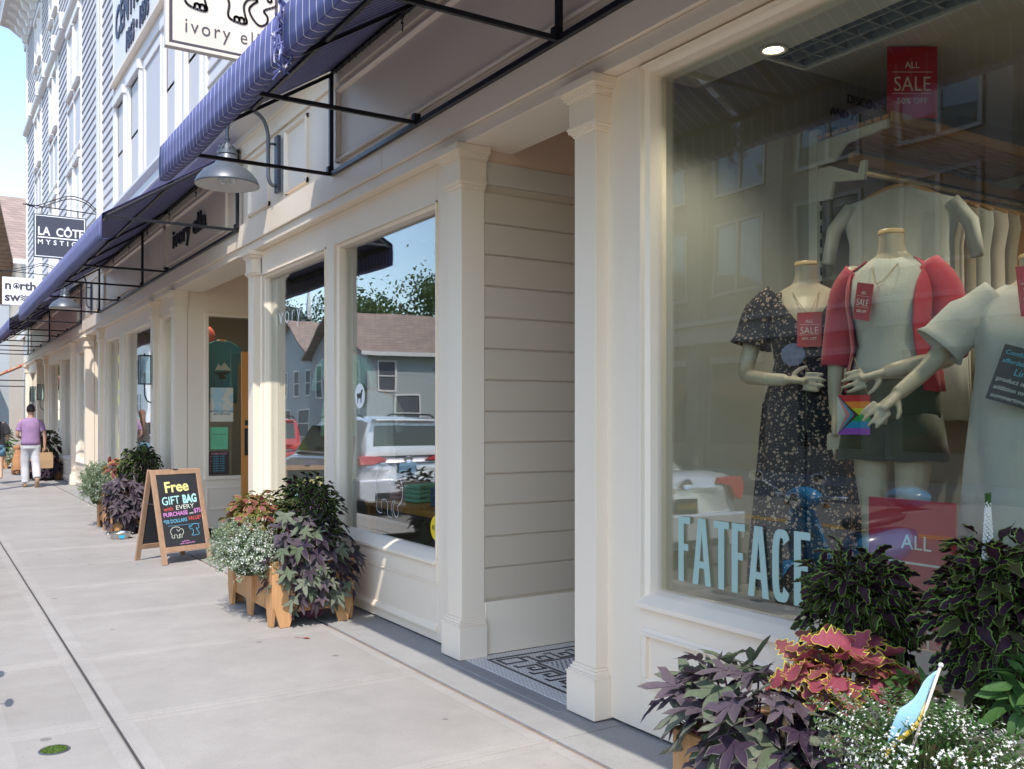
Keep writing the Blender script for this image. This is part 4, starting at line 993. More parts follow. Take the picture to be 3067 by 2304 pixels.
# 3: white linen dress at the right picture edge
k3 = 1.56/1.56
m3 = mannequin(3.47, 1.90, .51, rad(-58), 'headless mannequin in a white linen shirt dress at the right picture edge', [[(-.165,0,1.40),(-.27,-.0,1.28),(-.36,-.04,1.16),(-.46,-.12,1.06)], [(.165,0,1.40),(.21,0,1.2),(.22,0,1.0),(.21,-.02,.85)]], 1.56)
wear(m3, 'dress', [(0,0,.10,.08,1.455),(0,-.002,.185,.10,1.41),(0,-.015,.195,.145,1.33),(0,-.02,.195,.16,1.25),(0,-.012,.19,.15,1.15),(0,0,.205,.16,1.0),(0,0,.225,.175,.8),(0,0,.245,.19,.5),(0,0,.26,.2,.25)], LINEN, 1, .07, 6, 4)
sleeves(m3, LINEN, [([(-.12,0,1.42),(-.22,-.005,1.345),(-.32,-.02,1.24)], [.075]*4+[.09]*4+[.105]), ([(.13,0,1.415),(.21,0,1.33),(.24,0,1.18)], [.08]*4+[.09]*4+[.1])], 1)
b = MB()
for i in range(8): b.ell((.0,-.175-.004*i,1.36-i*.115), .011, .006, .011, 8, 6)
b.build('button', mat('shell_button', (.45,.36,.26), .4), m3)
necklace(m3, 1.475, 1.20, .075, -.205)
tag_card(m3, (-.01,-.215,1.505), .125, .175, rad(-6), rad(8))
cbd = part('chalk_card', m3); cbd.location = (.02,-.235,1.19); cbd.rotation_euler = (0, rad(18), rad(2))
bx('board', CHALK, cbd, -.13, .15, 0, .006, -.20, 0)
CH1 = mat('chalk_white', (.70,.70,.68), .8); CH2 = mat('chalk_blue', (.10,.50,.66), .8)
for i, (s_, c_, sz) in enumerate((('Comfortable, light and', CH2, .023), ('affordable, our new', CH2, .023), ('     Linen', CH2, .034), ('product is the perfect', CH1, .023), ('addition to your', CH1, .023), ('summertime wardrobe', CH1, .023))):
    text(s_, (-.12,-.001,-.032-i*.030-(.006 if i > 1 else 0)), FACE_Y, sz, c_, 'lettering', cbd, .0005, 0, .98, .1)
# red sale posters
ps = thing('sale_poster', 'large red ALL SALE poster standing low inside the window behind the plants', 'poster', (3.06, 0, 0))
bx('board', RED, ps, 0, .006, 1.95, 2.305, .30, 1.18)
text('ALL', (-.001,2.165,1.0), FACE_X, .075, CREAM, 'lettering', ps, .0006, align='LEFT'); 
for z in (.945, .52): bx('rule', CREAM, ps, -.0012, 0, 1.98, 2.275, z, z+.008)
text('SALE', (-.001,2.275,.60), FACE_X, .30, CREAM, 'lettering', ps, .0006, -.004, .42)
text('50% OFF', (-.001,2.22,.42), FACE_X, .06, CREAM, 'lettering', ps, .0006)
q = tag_card(None, (4.36, 3.02, 3.41), .26, .37, 0, rad(-32), label='red ALL SALE sign standing on the end of the slatted shelf')
# lettering on the glass
GV = mat('mint_vinyl', (.34,.50,.46), .5)
ff = thing('window_lettering', 'tall mint FATFACE lettering on the near shop window', 'lettering', (0,0,0))
def letter_F(b, y, z, w, h, t):
    b.box(2.938,2.941, y-t, y, z, z+h); b.box(2.938,2.941, y-w, y-t, z+h-t*.9, z+h); b.box(2.938,2.941, y-w*.85, y-t, z+h*.48, z+h*.48+t*.9)
LZ, LH, LW, LT = .735, .295, .085, .034
def poly(b, pts): b.prism([(p[0], p[1]) for p in pts], 'x', 2.938, 2.941)
yy = 3.235
for ch in 'FATFACE':
    b = MB(); h, t_ = LH, LT
    if ch == 'F': w = .075; letter_F(b, yy, LZ, w, h, t_)
    if ch == 'E': w = .08; letter_F(b, yy, LZ, w, h, t_); b.box(2.938,2.941, yy-w, yy-t_, LZ, LZ+t_*.9)
    if ch == 'T': w = .09; b.box(2.938,2.941, yy-w, yy, LZ+h-t_*.9, LZ+h); b.box(2.938,2.941, yy-w/2-t_/2, yy-w/2+t_/2, LZ, LZ+h-t_*.9)
    if ch == 'A':
        w = .115; poly(b, [(yy,LZ),(yy-t_,LZ),(yy-w/2-.001,LZ+h-.05),(yy-w/2-.001,LZ+h),(yy-w/2+.022,LZ+h)]); poly(b, [(yy-w,LZ),(yy-w+t_,LZ),(yy-w/2+.0,LZ+h-.05),(yy-w/2,LZ+h),(yy-w/2-.022,LZ+h)]); b.box(2.9382,2.9408, yy-w+.03, yy-.03, LZ+.075, LZ+.105)
    if ch == 'C':
        w = .095; out = []; inn = []
        for i in range(19):
            a = rad(38+284*i/18); ca, sa = math.cos(a), math.sin(a); sq = lambda v: math.copysign(abs(v)**.62, v)
            out.append((yy-w/2-w/2*sq(ca), LZ+h/2+h/2*sq(sa)*1.0)); inn.append((yy-w/2-(w/2-t_)*sq(ca), LZ+h/2+(h/2-t_)*sq(sa)))
        for i in range(18): poly(b, [out[i], out[i+1], inn[i+1], inn[i]])
    b.build('letter', GV, ff); yy -= w+.018
iv = thing('window_lettering', 'thin white ivory ella lettering near the top of the gift shop window', 'lettering', (0,0,0))
text('ivory ella', (2.938, 9.02, 2.38), FACE_X, .26, mat('frost_vinyl', (.50,.62,.72), .5), 'lettering', iv, .0005, -.007, 1.05, spacing=1.3)
ed = thing('window_decal', 'white outlined elephant decal low on the gift shop window', 'decal', (0,0,0))
strokes([[(p[0], p[1]) for p in ele]], (2.938, 6.68, .68), (Vector((0,-.55,0)), Vector((0,0,.55))), .012, WHITEP, 'outline', ed, lift=.001)
dg = thing('window_sticker', 'round white sticker with a black dog on the gift shop window', 'sticker', (0,0,0))
MB().lathe([(.001,0),(.098,0),(.098,.001)], n=36).xf(Matrix.Translation((2.938,6.93,1.655)) @ Matrix.Rotation(rad(-90),4,'Y')).build('disc', WHITEP, dg)
dog2 = [(-.06,.005),(-.045,.02),(-.01,.018),(.02,.022),(.032,.045),(.055,.048),(.062,.036),(.045,.028),(.04,.0),(.032,-.012),(.03,-.055),(.02,-.055),(.018,-.02),(-.02,-.018),(-.034,-.03),(-.036,-.055),(-.046,-.055),(-.046,-.01),(-.055,-.002)]
MB().prism([(6.93-p[0], 1.655+p[1]) for p in dog2], 'x', 2.9355, 2.937).build('dog', BLACK, dg)
ys = thing('window_sticker', 'yellow round sticker low in the right corner of the gift shop window', 'sticker', (0,0,0))
MB().lathe([(.001,0),(.085,0),(.085,.001)], n=30).xf(Matrix.Translation((2.938,5.625,.735)) @ Matrix.Rotation(rad(-90),4,'Y')).build('disc', mat('yellow_vinyl', (.80,.62,.02), .5), ys)
text('ASK', (2.9365,5.69,.72), FACE_X, .05, BLACK, 'lettering', ys, .0005)

# ------------------------------------------------------------------ the gift shop window display
tb = thing('display_table', 'wooden display table inside the gift shop window', 'table', (3.75, 6.9, 0))
bx('top', OAK, tb, -.4, .4, -.9, .9, .70, .75, .006)
for x in (-.35,.35):
    for y in (-.85,.85): bx('leg', OAK, tb, x-.03, x+.03, y-.03, y+.03, .02, .70)
MINT = cloth('mint_cotton', (.30,.62,.45)); TEAL = cloth('teal_cotton', (.04,.25,.30)); BLUEC = cloth('blue_cotton', (.05,.12,.35)); PINK = cloth('pink_cotton', (.60,.30,.30))
for i, (mtl, y, nm) in enumerate(((TEAL,-.6,'teal'),(BLUEC,-.1,'blue'),(MINT,.4,'mint'),(PINK,.7,'pink'))):
    st_ = thing('folded_shirts', 'stack of folded %s shirts on the gift shop table' % nm, 'shirts', (3.7, 6.9+y, .75), .1*i)
    for j in range(4): bx('shirt', mtl, st_, -.15, .15, -.11, .11, j*.04+.001, j*.04+.038, .012)
garment(3.55, 8.75, 2.15, .55, .50, MINT, 'long mint shirt hanging behind the left gift shop window', rad(40), .05, 1.05, sleeve=True, seed=21)
garment(3.6, 8.15, 1.75, .55, .46, LINEN, 'white shirt hanging behind the left gift shop window', rad(30), .05, 1.05, sleeve=True, seed=22)
garment(3.6, 6.2, 2.0, .55, .48, SAGE, 'sage shirt hanging behind the right gift shop window', rad(35), .05, 1.05, sleeve=True, seed=23)
cp = thing('baseball_cap', 'white and blue cap on a stand in the gift shop window', 'cap', (3.55, 6.55, 1.80))
MB().lathe([(.001,.12),(.05,.115),(.085,.09),(.10,.045),(.103,.03)], n=24, mi=0).lathe([(.103,.03),(.105,0)], n=24, mi=1).build('crown', [WHITEP, TEAL], cp, smooth=True)
MB().prism([(-.10,-.01),(-.17,-.05),(-.20,.0),(-.17,.05),(-.10,.01)], 'z', 0, .008).build('brim', TEAL, cp)
MB().tube([(0,0,0),(0,0,-1.05)], .012, 8).build('stand', DARKMETAL, cp)
# ------------------------------------------------------------------ the gift shop entry: glazed side wall, posters, door
ew = part('glazed_side_wall', BLD); Y = 12.70
X0, X1 = 3.225, 4.05; Z0, Z1 = .705, 2.83
b = MB(); b.box(2.955, X0, Y, Y+.1, .012, 3.40); b.box(X1, 4.9, Y, Y+.1, .012, 3.40); b.box(X0, X1, Y, Y+.1, Z1, 3.40); b.box(X0, X1, Y, Y+.1, .012, Z0); b.build('boards', PAINT, ew)
b = MB()
for q in ((X0-.05,X0,Z0-.05,Z1+.05),(X1,X1+.05,Z0-.05,Z1+.05),(X0,X1,Z1,Z1+.05),(X0,X1,Z0-.05,Z0)): b.box(q[0],q[1],Y-.025,Y+.02,q[2],q[3])
b.build('casing', PAINT2, ew, bevel=.004)
b = MB()
for q in ((3.2,3.225,.25,.56),(4.0,4.025,.25,.56),(3.225,4.0,.25,.275),(3.225,4.0,.535,.56)): b.box(q[0],q[1],Y-.01,Y+.01,q[2],q[3])
b.build('panel_moulding', PAINT2, ew, bevel=.003)
bx('pane', GLASS, ew, X0, X1, Y+.03, Y+.036, Z0, Z1)
ir = part('gift_shop_annex'); struct(ir)
bx('interior_wall', mat('annex_wall', (.30,.25,.20), .7), ir, 3.0, 6, 14.2, 14.25, 0, 3.4); bx('interior_floor', INF, ir, 2.99, 6, 12.8, 14.2, 0, .03); bx('interior_ceiling', INC, ir, 3.0, 6, 12.82, 14.2, 3.30, 3.4); bx('interior_back_wall', INW, ir, 6, 6.1, 12.7, 14.2, 0, 3.4)
Yp = 12.722
pb = [thing('poster', 'pale blue art festival poster taped inside the entry glass', 'poster'), thing('poster', 'plain green notice sheet taped inside the entry glass', 'poster'), thing('store_hours_sign', 'dark chalk STORE HOURS sign at the bottom of the entry glass', 'sign')]
AF = newmat('festival_print', .6); k = AF[1]; v = k.obj(); sp = k.new('SeparateXYZ'); k.l.new(v, sp.inputs[0])
c = k.mix(k.ramp(k.noise(v, 7, 3), .45, .55), (.40,.58,.62), (.68,.66,.55)); c = k.mix(k.math('LESS_THAN', sp.outputs['Z'], 1.545), c, (.70,.68,.55)); k.l.new(c, k.p.inputs['Base Color'])
bx('sheet', AF[0], pb[0], 3.255, 3.56, Yp, Yp+.002, 1.43, 1.885)
PT = mat('print_grey', (.16,.18,.22), .7)
text('MYSTIC OUTDOOR\nART FESTIVAL', (3.41, Yp-.001, 1.555), FACE_Y, .037, PT, 'lettering', pb[0], .0004, .0008, 1.0, align='CENTER')
bx('sheet', mat('green_paper', (.16,.55,.30), .7), pb[1], 3.255, 3.49, Yp, Yp+.002, 1.06, 1.355)
text('NOW HIRING', (3.37, Yp-.001, 1.25), FACE_Y, .027, PT, 'lettering', pb[1], .0004, .0006, 1.0, align='CENTER')
for i in range(5): bx('text_line', PT, pb[1], 3.30, 3.44-.01*(i % 3), Yp-.0015, Yp, 1.21-i*.028, 1.214-i*.028)
bx('sheet', mat('hours_board', (.05,.035,.035), .7), pb[2], 3.24, 3.50, Yp, Yp+.002, .725, 1.03)
CP = mat('chalk_pink', (.60,.25,.30), .8)
text('STORE HOURS', (3.37, Yp-.001, .99), FACE_Y, .032, CP, 'lettering', pb[2], .0004, .0008, 1.0, align='CENTER')
for i, d in enumerate('MTWTFSS'):
    text(d, (3.25, Yp-.001, .955-i*.032), FACE_Y, .03, CP, 'lettering', pb[2], .0004); text('10 AM - 6 PM', (3.29, Yp-.001, .955-i*.032), FACE_Y, .027, CH2, 'lettering', pb[2], .0004)
# teal shirt and balloon behind that glass
sh = thing('hanging_shirt', 'teal T-shirt with a mountain print hanging inside the entry glass', 'shirt', (3.47, 12.95, 2.46))
pts = [(-.24,0),(-.08,.075),(.0,.06),(.08,.075),(.24,0),(.34,-.20),(.245,-.245),(.215,-.17),(.205,-.78),(-.205,-.78),(-.215,-.17),(-.245,-.245),(-.34,-.20)]
TEE = cloth('teal_tshirt', (.03,.26,.32))
o = MB().prism(pts, 'y', -.02, .03).build('cloth', TEE, sh, bevel=.012)
MB().prism([(-.10,-.33),(-.05,-.24),(-.02,-.28),(.03,-.22),(.12,-.33)], 'y', -.0225, -.0215).build('print', CREAM, sh); MB().prism([(-.13,-.36),(.13,-.345),(.02,-.40),(.06,-.44),(-.04,-.46),(-.05,-.40)], 'y', -.0225, -.0215).build('print', BLACK, sh)
hanger(0, 0, .09, sh, rad(90))
bl = MB().ell((3.30, 13.1, 2.58), .12, .12, .16, 20, 14).build('balloon', mat('coral_balloon', (.75,.16,.12), .25), smooth=True); tag(bl, 'coral balloon near the top of the entry glass', 'balloon')
downlight(3.42, 13.15, 3.25, 14, 'added downlight brightening the teal shirt behind the entry glass, above the balloon')  # lamp added here to brighten the teal shirt behind the glass
dr = thing('open_door', 'orange wooden door standing open in the gift shop entry', 'door', (3.60, 12.46, 0), rad(-2))
b = MB(); b.box(0,.13,0,.045,.015,2.36); b.box(.77,.9,0,.045,.015,2.36); b.box(.13,.77,0,.045,2.2,2.36); b.box(.13,.77,0,.045,.015,.4); b.build('leaf', OAK, dr, bevel=.004)
bx('pane', GLASS2, dr, .13, .77, .018, .024, .4, 2.2)
bx('pull_plate', BLACK, dr, .035, .095, -.008, -.0005, .98, 1.34, .003); MB().tube(smooth_path([(.065,-.008,1.02),(.065,-.045,1.05),(.065,-.045,1.27),(.065,-.008,1.30)],4), .012, 8).build('pull_handle', BLACK, dr, smooth=True)
bx('lock', BLACK, dr, .04, .09, -.012, -.0005, 1.38, 1.45, .003)
# ------------------------------------------------------------------ A-frame chalkboard
af = thing('chalkboard_sign', 'wooden A-frame chalkboard offering a free gift bag, standing on the pavement', 'sign', (2.225, 10.15, 0), rad(19))
W2, H2, D2 = .285, .945, .265
def aframe_panel(sgn, nm):
    p = part(nm, af); tilt = math.atan2(D2-.02, H2)*sgn
    p.location = (0, -sgn*D2, 0); p.rotation_euler = (-tilt, 0, 0)
    L = H2/math.cos(tilt)
    for x in (-W2, W2-.055): bx('stile', PINE, p, x, x+.055, -.012, .012, 0, L, .004)
    bx('rail', PINE, p, -W2+.055, W2-.055, -.011, .011, L-.055, L-.001, .004); bx('rail', PINE, p, -W2+.055, W2-.055, -.011, .011, .12, .175, .004)
    bx('board', CHALK, p, -W2+.053, W2-.053, -.004, .004, .17, L-.05)
    return p, L
pf_, L = aframe_panel(1, 'front_panel'); pb_, _ = aframe_panel(-1, 'back_panel')
bx('hinge', BLACK, af, -.03, .03, -.034, .03, H2-.045, H2+.004, .004)
MB().tube([(-.26,-.10,.60),(-.26,.10,.60)], .003, 5).build('chain', GALV, af)
cw = lambda n, c: mat('chalk_'+n, c, .85, var=.2, vscale=60)
CY, CC, CW, CR, CPK, CB = cw('yellow',(.90,.78,.30)), cw('cyan',(.45,.80,.80)), cw('cream',(.75,.78,.68)), cw('red',(.72,.10,.08)), cw('magenta',(.72,.28,.66)), cw('sky',(.14,.45,.66))
def chalk(s, p0, p1, z, size, c, bold=0, slant=.05):
    dirs = (Vector((1,0,slant)), Vector((-.02,0,1))); x = -.23+.46*p0
    return text(s, (x,-.005,z), dirs, size, c, 'lettering', pf_, .0006, bold, width=.46*(p1-p0))
chalk('Free', .18, .77, .735, .155, CY, .004); chalk('GIFT', .07, .50, .605, .12, CC, .001); chalk('BAG', .58, .93, .615, .12, CC, .005)
chalk('with', .08, .31, .542, .060, CR); chalk('EVERY', .39, .84, .55, .066, CW); chalk('PURCHASE', .06, .66, .483, .060, CPK, .001); chalk('over', .70, .81, .495, .036, CW); chalk('$75', .82, .99, .505, .065, CPK, .001)
chalk('*50 DOLLARS', .04, .62, .412, .055, CB, .0005); chalk('VALUE*', .65, .98, .432, .055, CR, .0005)
bx('underline', CB, pf_, -.17, .20, -.0058, -.005, .388, .391)
def chalk_drawing(lines, x, z, sc, m_, nm): strokes([[(p[0]*sc, p[1]*sc) for p in Lx] for Lx in lines], (x,-.0052,z), (Vector((1,0,.05)), Vector((0,0,1))), .006, m_, nm, pf_, lift=.0008)
chalk_drawing([[(p[0], p[1]) for p in ele]], -.165, .235, .165, CW, 'elephant_drawing')
sit = smooth_path([(.1,.62),(.02,.78),(.10,.86),(.2,.72),(.3,.86),(.6,.95),(.85,.85),(.9,.62),(.75,.5),(.66,.62),(.72,.4),(.85,.2),(.8,.06),(.5,.04),(.3,.04),(.2,.1),(.34,.2),(.36,.42),(.28,.55),(.16,.55),(.1,.62)], 3)
chalk_drawing([[(p[0], p[1]) for p in sit]], .06, .265, .13, CB, 'sitting_elephant_drawing')
chalk('exclusions', .42, .60, .214, .022, CPK); chalk('while supplies last', .36, .74, .190, .022, CPK)

# ------------------------------------------------------------------ cedar planters
def planter(x, y, L, label, W=.56, H=.44):
    p = thing('planter_box', label, 'planter', (x, y, 0), group='cedar planter boxes on the pavement')
    n = max(5, round(L/.125))
    for s in (0, 1):
        X = -W/2 if s == 0 else W/2-.02
        for i in range(n):
            a = -L/2+.05+(L-.1)*i/n; bx('plank', CEDAR, p, X, X+.02, a+.0015, a+(L-.1)/n-.0015, .10, H, .003)
    n2 = 5
    for s in (0, 1):
        Yy = -L/2 if s == 0 else L/2-.02
        for i in range(n2):
            a = -W/2+.05+(W-.1)*i/n2; bx('plank', CEDAR, p, a+.0015, a+(W-.1)/n2-.0015, Yy, Yy+.02, .10, H, .003)
    def foot(cx_, cy_, ax):
        b = MB(); w = .075
        prof = [(-w,.46),(w,.46),(w,.14),(.035,.0),(-.035,.0),(-w,.14)]
        if ax == 'x': b.prism([(cy_+q[0], q[1]) for q in prof], 'x', cx_-.014, cx_+.014)
        else: b.prism([(cx_+q[0], q[1]) for q in prof], 'y', cy_-.014, cy_+.014)
        b.build('foot_board', CEDAR, p, bevel=.004)
    for sx in (-1, 1):
        for cy_ in (-L/2+.06, 0, L/2-.06): foot(sx*(W/2+.012), cy_, 'x')
        for sy_ in (-1, 1): foot(sx*(W/2-.062), sy_*(L/2+.012), 'y')
    b = MB(); b.box(-W/2-.02, W/2+.02, -L/2-.02, -L/2+.04, H+.001, H+.022); b.box(-W/2-.02, W/2+.02, L/2-.04, L/2+.02, H+.001, H+.022); b.box(-W/2-.02, -W/2+.04, -L/2+.04, L/2-.04, H+.001, H+.022); b.box(W/2-.04, W/2+.02, -L/2+.04, L/2-.04, H+.001, H+.022)
    b.build('cap_rail', CEDAR, p, bevel=.004)
    bx('soil', mat('soil', (.05,.035,.025), .95, var=.4, vscale=40, bump=1), p, -W/2+.021, W/2-.021, -L/2+.021, L/2-.021, .12, H-.03)
    return p
planter(2.385, 7.02, 1.10, 'cedar planter box on V feet under the wide gift shop window')
planter(2.33, 13.3, 1.10, 'cedar planter box half hidden by purple vine behind the chalkboard sign')
planter(2.40, 1.72, 1.20, 'cedar planter box hidden under the flowers at the lower right picture corner')
planter(2.53, 25.4, 1.10, 'dark planter box beyond the walking man'); planter(2.3, 31.5, 1.10, 'farthest planter box near the building corner')

# ------------------------------------------------------------------ leaves and plants
def leaf_mesh(name, outline, mats, rim=.86, fold=.25, droop=.35, wave=.0, palmate=False, vein=None, cup=0):
    b = MB(); n = len(outline); sp = lambda p: (0.0, p[1]*.92+.02) if not palmate else (0.0, .10)
    def Z(x, y): return fold*abs(x) - droop*y*abs(y)*.8 + wave*math.sin(9*x+7*y) - cup*(x*x)
    V = []; inner = []
    for p in outline:
        c = sp(p); q = (c[0]+(p[0]-c[0])*rim, c[1]+(p[1]-c[1])*rim); inner.append(q)
    vs = [(p[0], p[1], Z(*p)) for p in outline] + [(p[0], p[1], Z(*p)) for p in inner]
    b.v = vs
    for i in range(n-1): b.f.append((i, i+1, n+i+1, n+i)); b.m.append(1)
    if palmate:
        b.v.append((0, .10, Z(0,.10))); c = len(b.v)-1
        for i in range(n): b.f.append((n+i, n+(i+1) % n, c)); b.m.append(0)
        b.f.append((n-1, 0, n, 2*n-1)); b.m.append(1)
    else:
        h = n//2; m = len(b.v)
        for i in range(h+1): y = inner[i][1]; b.v.append((0, y, Z(0, y)-.0))
        for i in range(h):
            b.f.append((n+i, n+i+1, m+i+1, m+i)); b.m.append(0)
            j = n-1-i; b.f.append((n+j, m+i, m+i+1, n+j-1)); b.m.append(0)
    me = bpy.data.meshes.new(name); me.from_pydata(b.v, [], b.f)
    for q in mats: me.materials.append(q)
    me.polygons.foreach_set('material_index', b.m); me.polygons.foreach_set('use_smooth', [True]*len(b.f)); me.update()
    return me
def coleus_outline(h=9, w=.36, cren=.10, nl=5.0, amp2=0):
    pts = []
    for i in range(h+1):
        t = i/h; r = w*max(0, math.sin(math.pi*min(1, t**.8)))**.75*(1+cren*math.sin(2*math.pi*nl*t)) + (.012 if 0 < t < 1 else 0)
        pts.append((r, t))
    return pts + [(-x, y) for x, y in reversed(pts)][0:]
def palm_outline():
    L = [(0,1.0,.13),(48,.84,.12),(98,.62,.11),(-48,.84,.12),(-98,.62,.11)]; pts = []
    for a, ln, w in ((-98,.62,.12),(-48,.86,.13),(0,1.0,.15),(48,.86,.13),(98,.62,.12)):
        ca, sa = math.cos(rad(a)), math.sin(rad(a))
        for u, s in ((.30,-1),(.52,-1.15),(.76,-.75),(1,0),(.76,.75),(.52,1.15),(.30,1)):
            x, y = s*w, u*ln; pts.append((x*ca+y*sa, -x*sa+y*ca+.05))
    pts += [(.10,-.08),(-.10,-.08)]
    return pts
def leafmat(n, c, v=.2, rough=.58, tr=.34): return mat(n, c, rough, var=v, vscale=14, bump=.3, bscale=40, trans=tr, spec=.3)
VINE = [leafmat('vine_purple', (.13,.10,.125), .3), leafmat('vine_green', (.15,.19,.12), .3), leafmat('vine_dark', (.055,.035,.06), .3), leafmat('vine_pale', (.21,.235,.17), .25)]
VRIM = leafmat('vine_rim', (.16,.14,.13))
DK = [leafmat('coleus_plum', (.035,.012,.025), .3), leafmat('coleus_olive', (.05,.055,.018), .3)]; DKR = leafmat('coleus_lime_rim', (.17,.30,.05), .2)
RC = [leafmat('coleus_red', (.34,.075,.11), .25), leafmat('coleus_rose', (.27,.085,.085), .25)]; RCR = leafmat('coleus_yellow_rim', (.62,.58,.07), .15)
GRN = leafmat('leaf_green', (.06,.14,.035), .3); SILV = leafmat('silver_leaf', (.26,.34,.20), .3); FLW = mat('white_petal', (.82,.83,.78), .6, trans=.3); TANL = leafmat('dead_leaf', (.52,.36,.20), .3)
STEM = leafmat('stem_green', (.12,.16,.06)); PSTEM = leafmat('stem_purple', (.16,.05,.09))
VM = [leaf_mesh('vine_leaf', palm_outline(), [VINE[i], VRIM], .93, f, d, .05, True) for i, f, d in ((0,.10,.55),(1,.18,.40),(2,.05,.75),(3,.14,.30),(0,.22,.35))]
DM = [leaf_mesh('coleus_leaf', coleus_outline(12,.27,.20,4.0), [DK[i], DKR], .80, f, d, .10) for i, f, d in ((0,.35,.5),(1,.2,.8),(0,.6,.35),(0,.1,1.0))]
RM = [leaf_mesh('coleus_leaf', coleus_outline(20,.31,.32,4.5), [RC[i], RCR], .87, f, d, .05) for i, f, d in ((0,.2,.35),(1,.1,.5),(0,.3,.2))]
GM = [leaf_mesh('green_leaf', coleus_outline(5,.17,.0,1), [GRN, GRN], .9, .25, d, 0) for d in (.3,.6)]
def place_leaf(me, parent, p, out, up, size, twist=0.0, name='leaf'):
    y = Vector(out).normalized(); z = Vector(up); z = (z - y*z.dot(y)).normalized(); x = y.cross(z); x.normalize()
    M = Matrix(((x.x,y.x,z.x,p[0]),(x.y,y.y,z.y,p[1]),(x.z,y.z,z.z,p[2]),(0,0,0,1))) @ Matrix.Rotation(twist,4,'Y') @ Matrix.Scale(size,4)
    o = bpy.data.objects.new(name, me); COL.objects.link(o); o.parent = parent; o.matrix_local = M
    return o
def mound(name, label, c, r, n, meshes, size, seed, droop=.3, zmin=-.4, cat='plant', group=None, bias=(0,0,0), stem=STEM, face=(-.55,-.6,.55), extra=0):
    """leaves set over a rounded mass, tips outward, with stems running up from the soil"""
    t = thing(name, label, cat, (c[0], c[1], max(.0, c[2]-r[2]))); rg = random.Random(seed); z0 = max(.0, c[2]-r[2])
    fv = Vector(face).normalized(); k = 0; tries = 0; b = MB()
    fill = MB(); fm = []; fmi = 0
    for me in meshes:
        mi = []
        for q in me.materials:
            if q not in fm: fm.append(q)
            mi.append(fm.index(q))
        me['mi'] = mi
    while k < n+extra and tries < (n+extra)*30:
        tries += 1
        d = Vector((rg.gauss(0,1), rg.gauss(0,1), rg.gauss(0,1))).normalized()
        if d.z < zmin or (d.dot(fv) < -.25): continue
        dep = rg.uniform(.62, 1.05) if rg.random() < .8 else rg.uniform(.3,.7)
        p = Vector((d.x*r[0]*dep, d.y*r[1]*dep, d.z*r[2]*dep)) + Vector((0,0,c[2]-z0)); p += Vector(bias)*max(0, -d.z)
        out = Vector((d.x, d.y, d.z*.5-droop)) + Vector((rg.uniform(-.5,.5), rg.uniform(-.5,.5), rg.uniform(-.35,.35)))
        up = Vector((d.x*.7, d.y*.7, abs(d.z)+.75)) + Vector((rg.uniform(-.55,.55), rg.uniform(-.55,.55), rg.uniform(-.2,.3)))
        if out.length < .1: continue
        s = size*rg.uniform(.65, 1.2)
        if k >= n:
            me = meshes[rg.randrange(len(meshes))]; p = p*rg.uniform(.80,1.0); y_ = out.normalized(); z_ = (up-y_*up.dot(y_)).normalized(); x_ = y_.cross(z_); o0 = len(fill.v); p0 = p-y_*s*.3; mi = list(me['mi'])
            for vtx in me.vertices: cco = vtx.co*s; fill.v.append(tuple(p0+x_*cco.x+y_*cco.y+z_*cco.z))
            for po in me.polygons: fill.f.append(tuple(o0+i_ for i_ in po.vertices)); fill.m.append(mi[po.material_index])
            k += 1; continue
        place_leaf(meshes[rg.randrange(len(meshes))], t, p-out.normalized()*s*.3, out, up, s, rg.uniform(-.4,.4))
        if k % 4 == 0: b.tube([(p.x*.2, p.y*.2, 0), (p.x*.6, p.y*.6, p.z*.6), tuple(p*.97)], .0035, 5)
        k += 1
    stuff(b.build('stems', stem, t))
    if extra: stuff(fill.build('foliage', fm, t, smooth=True, recalc=False))
    return t
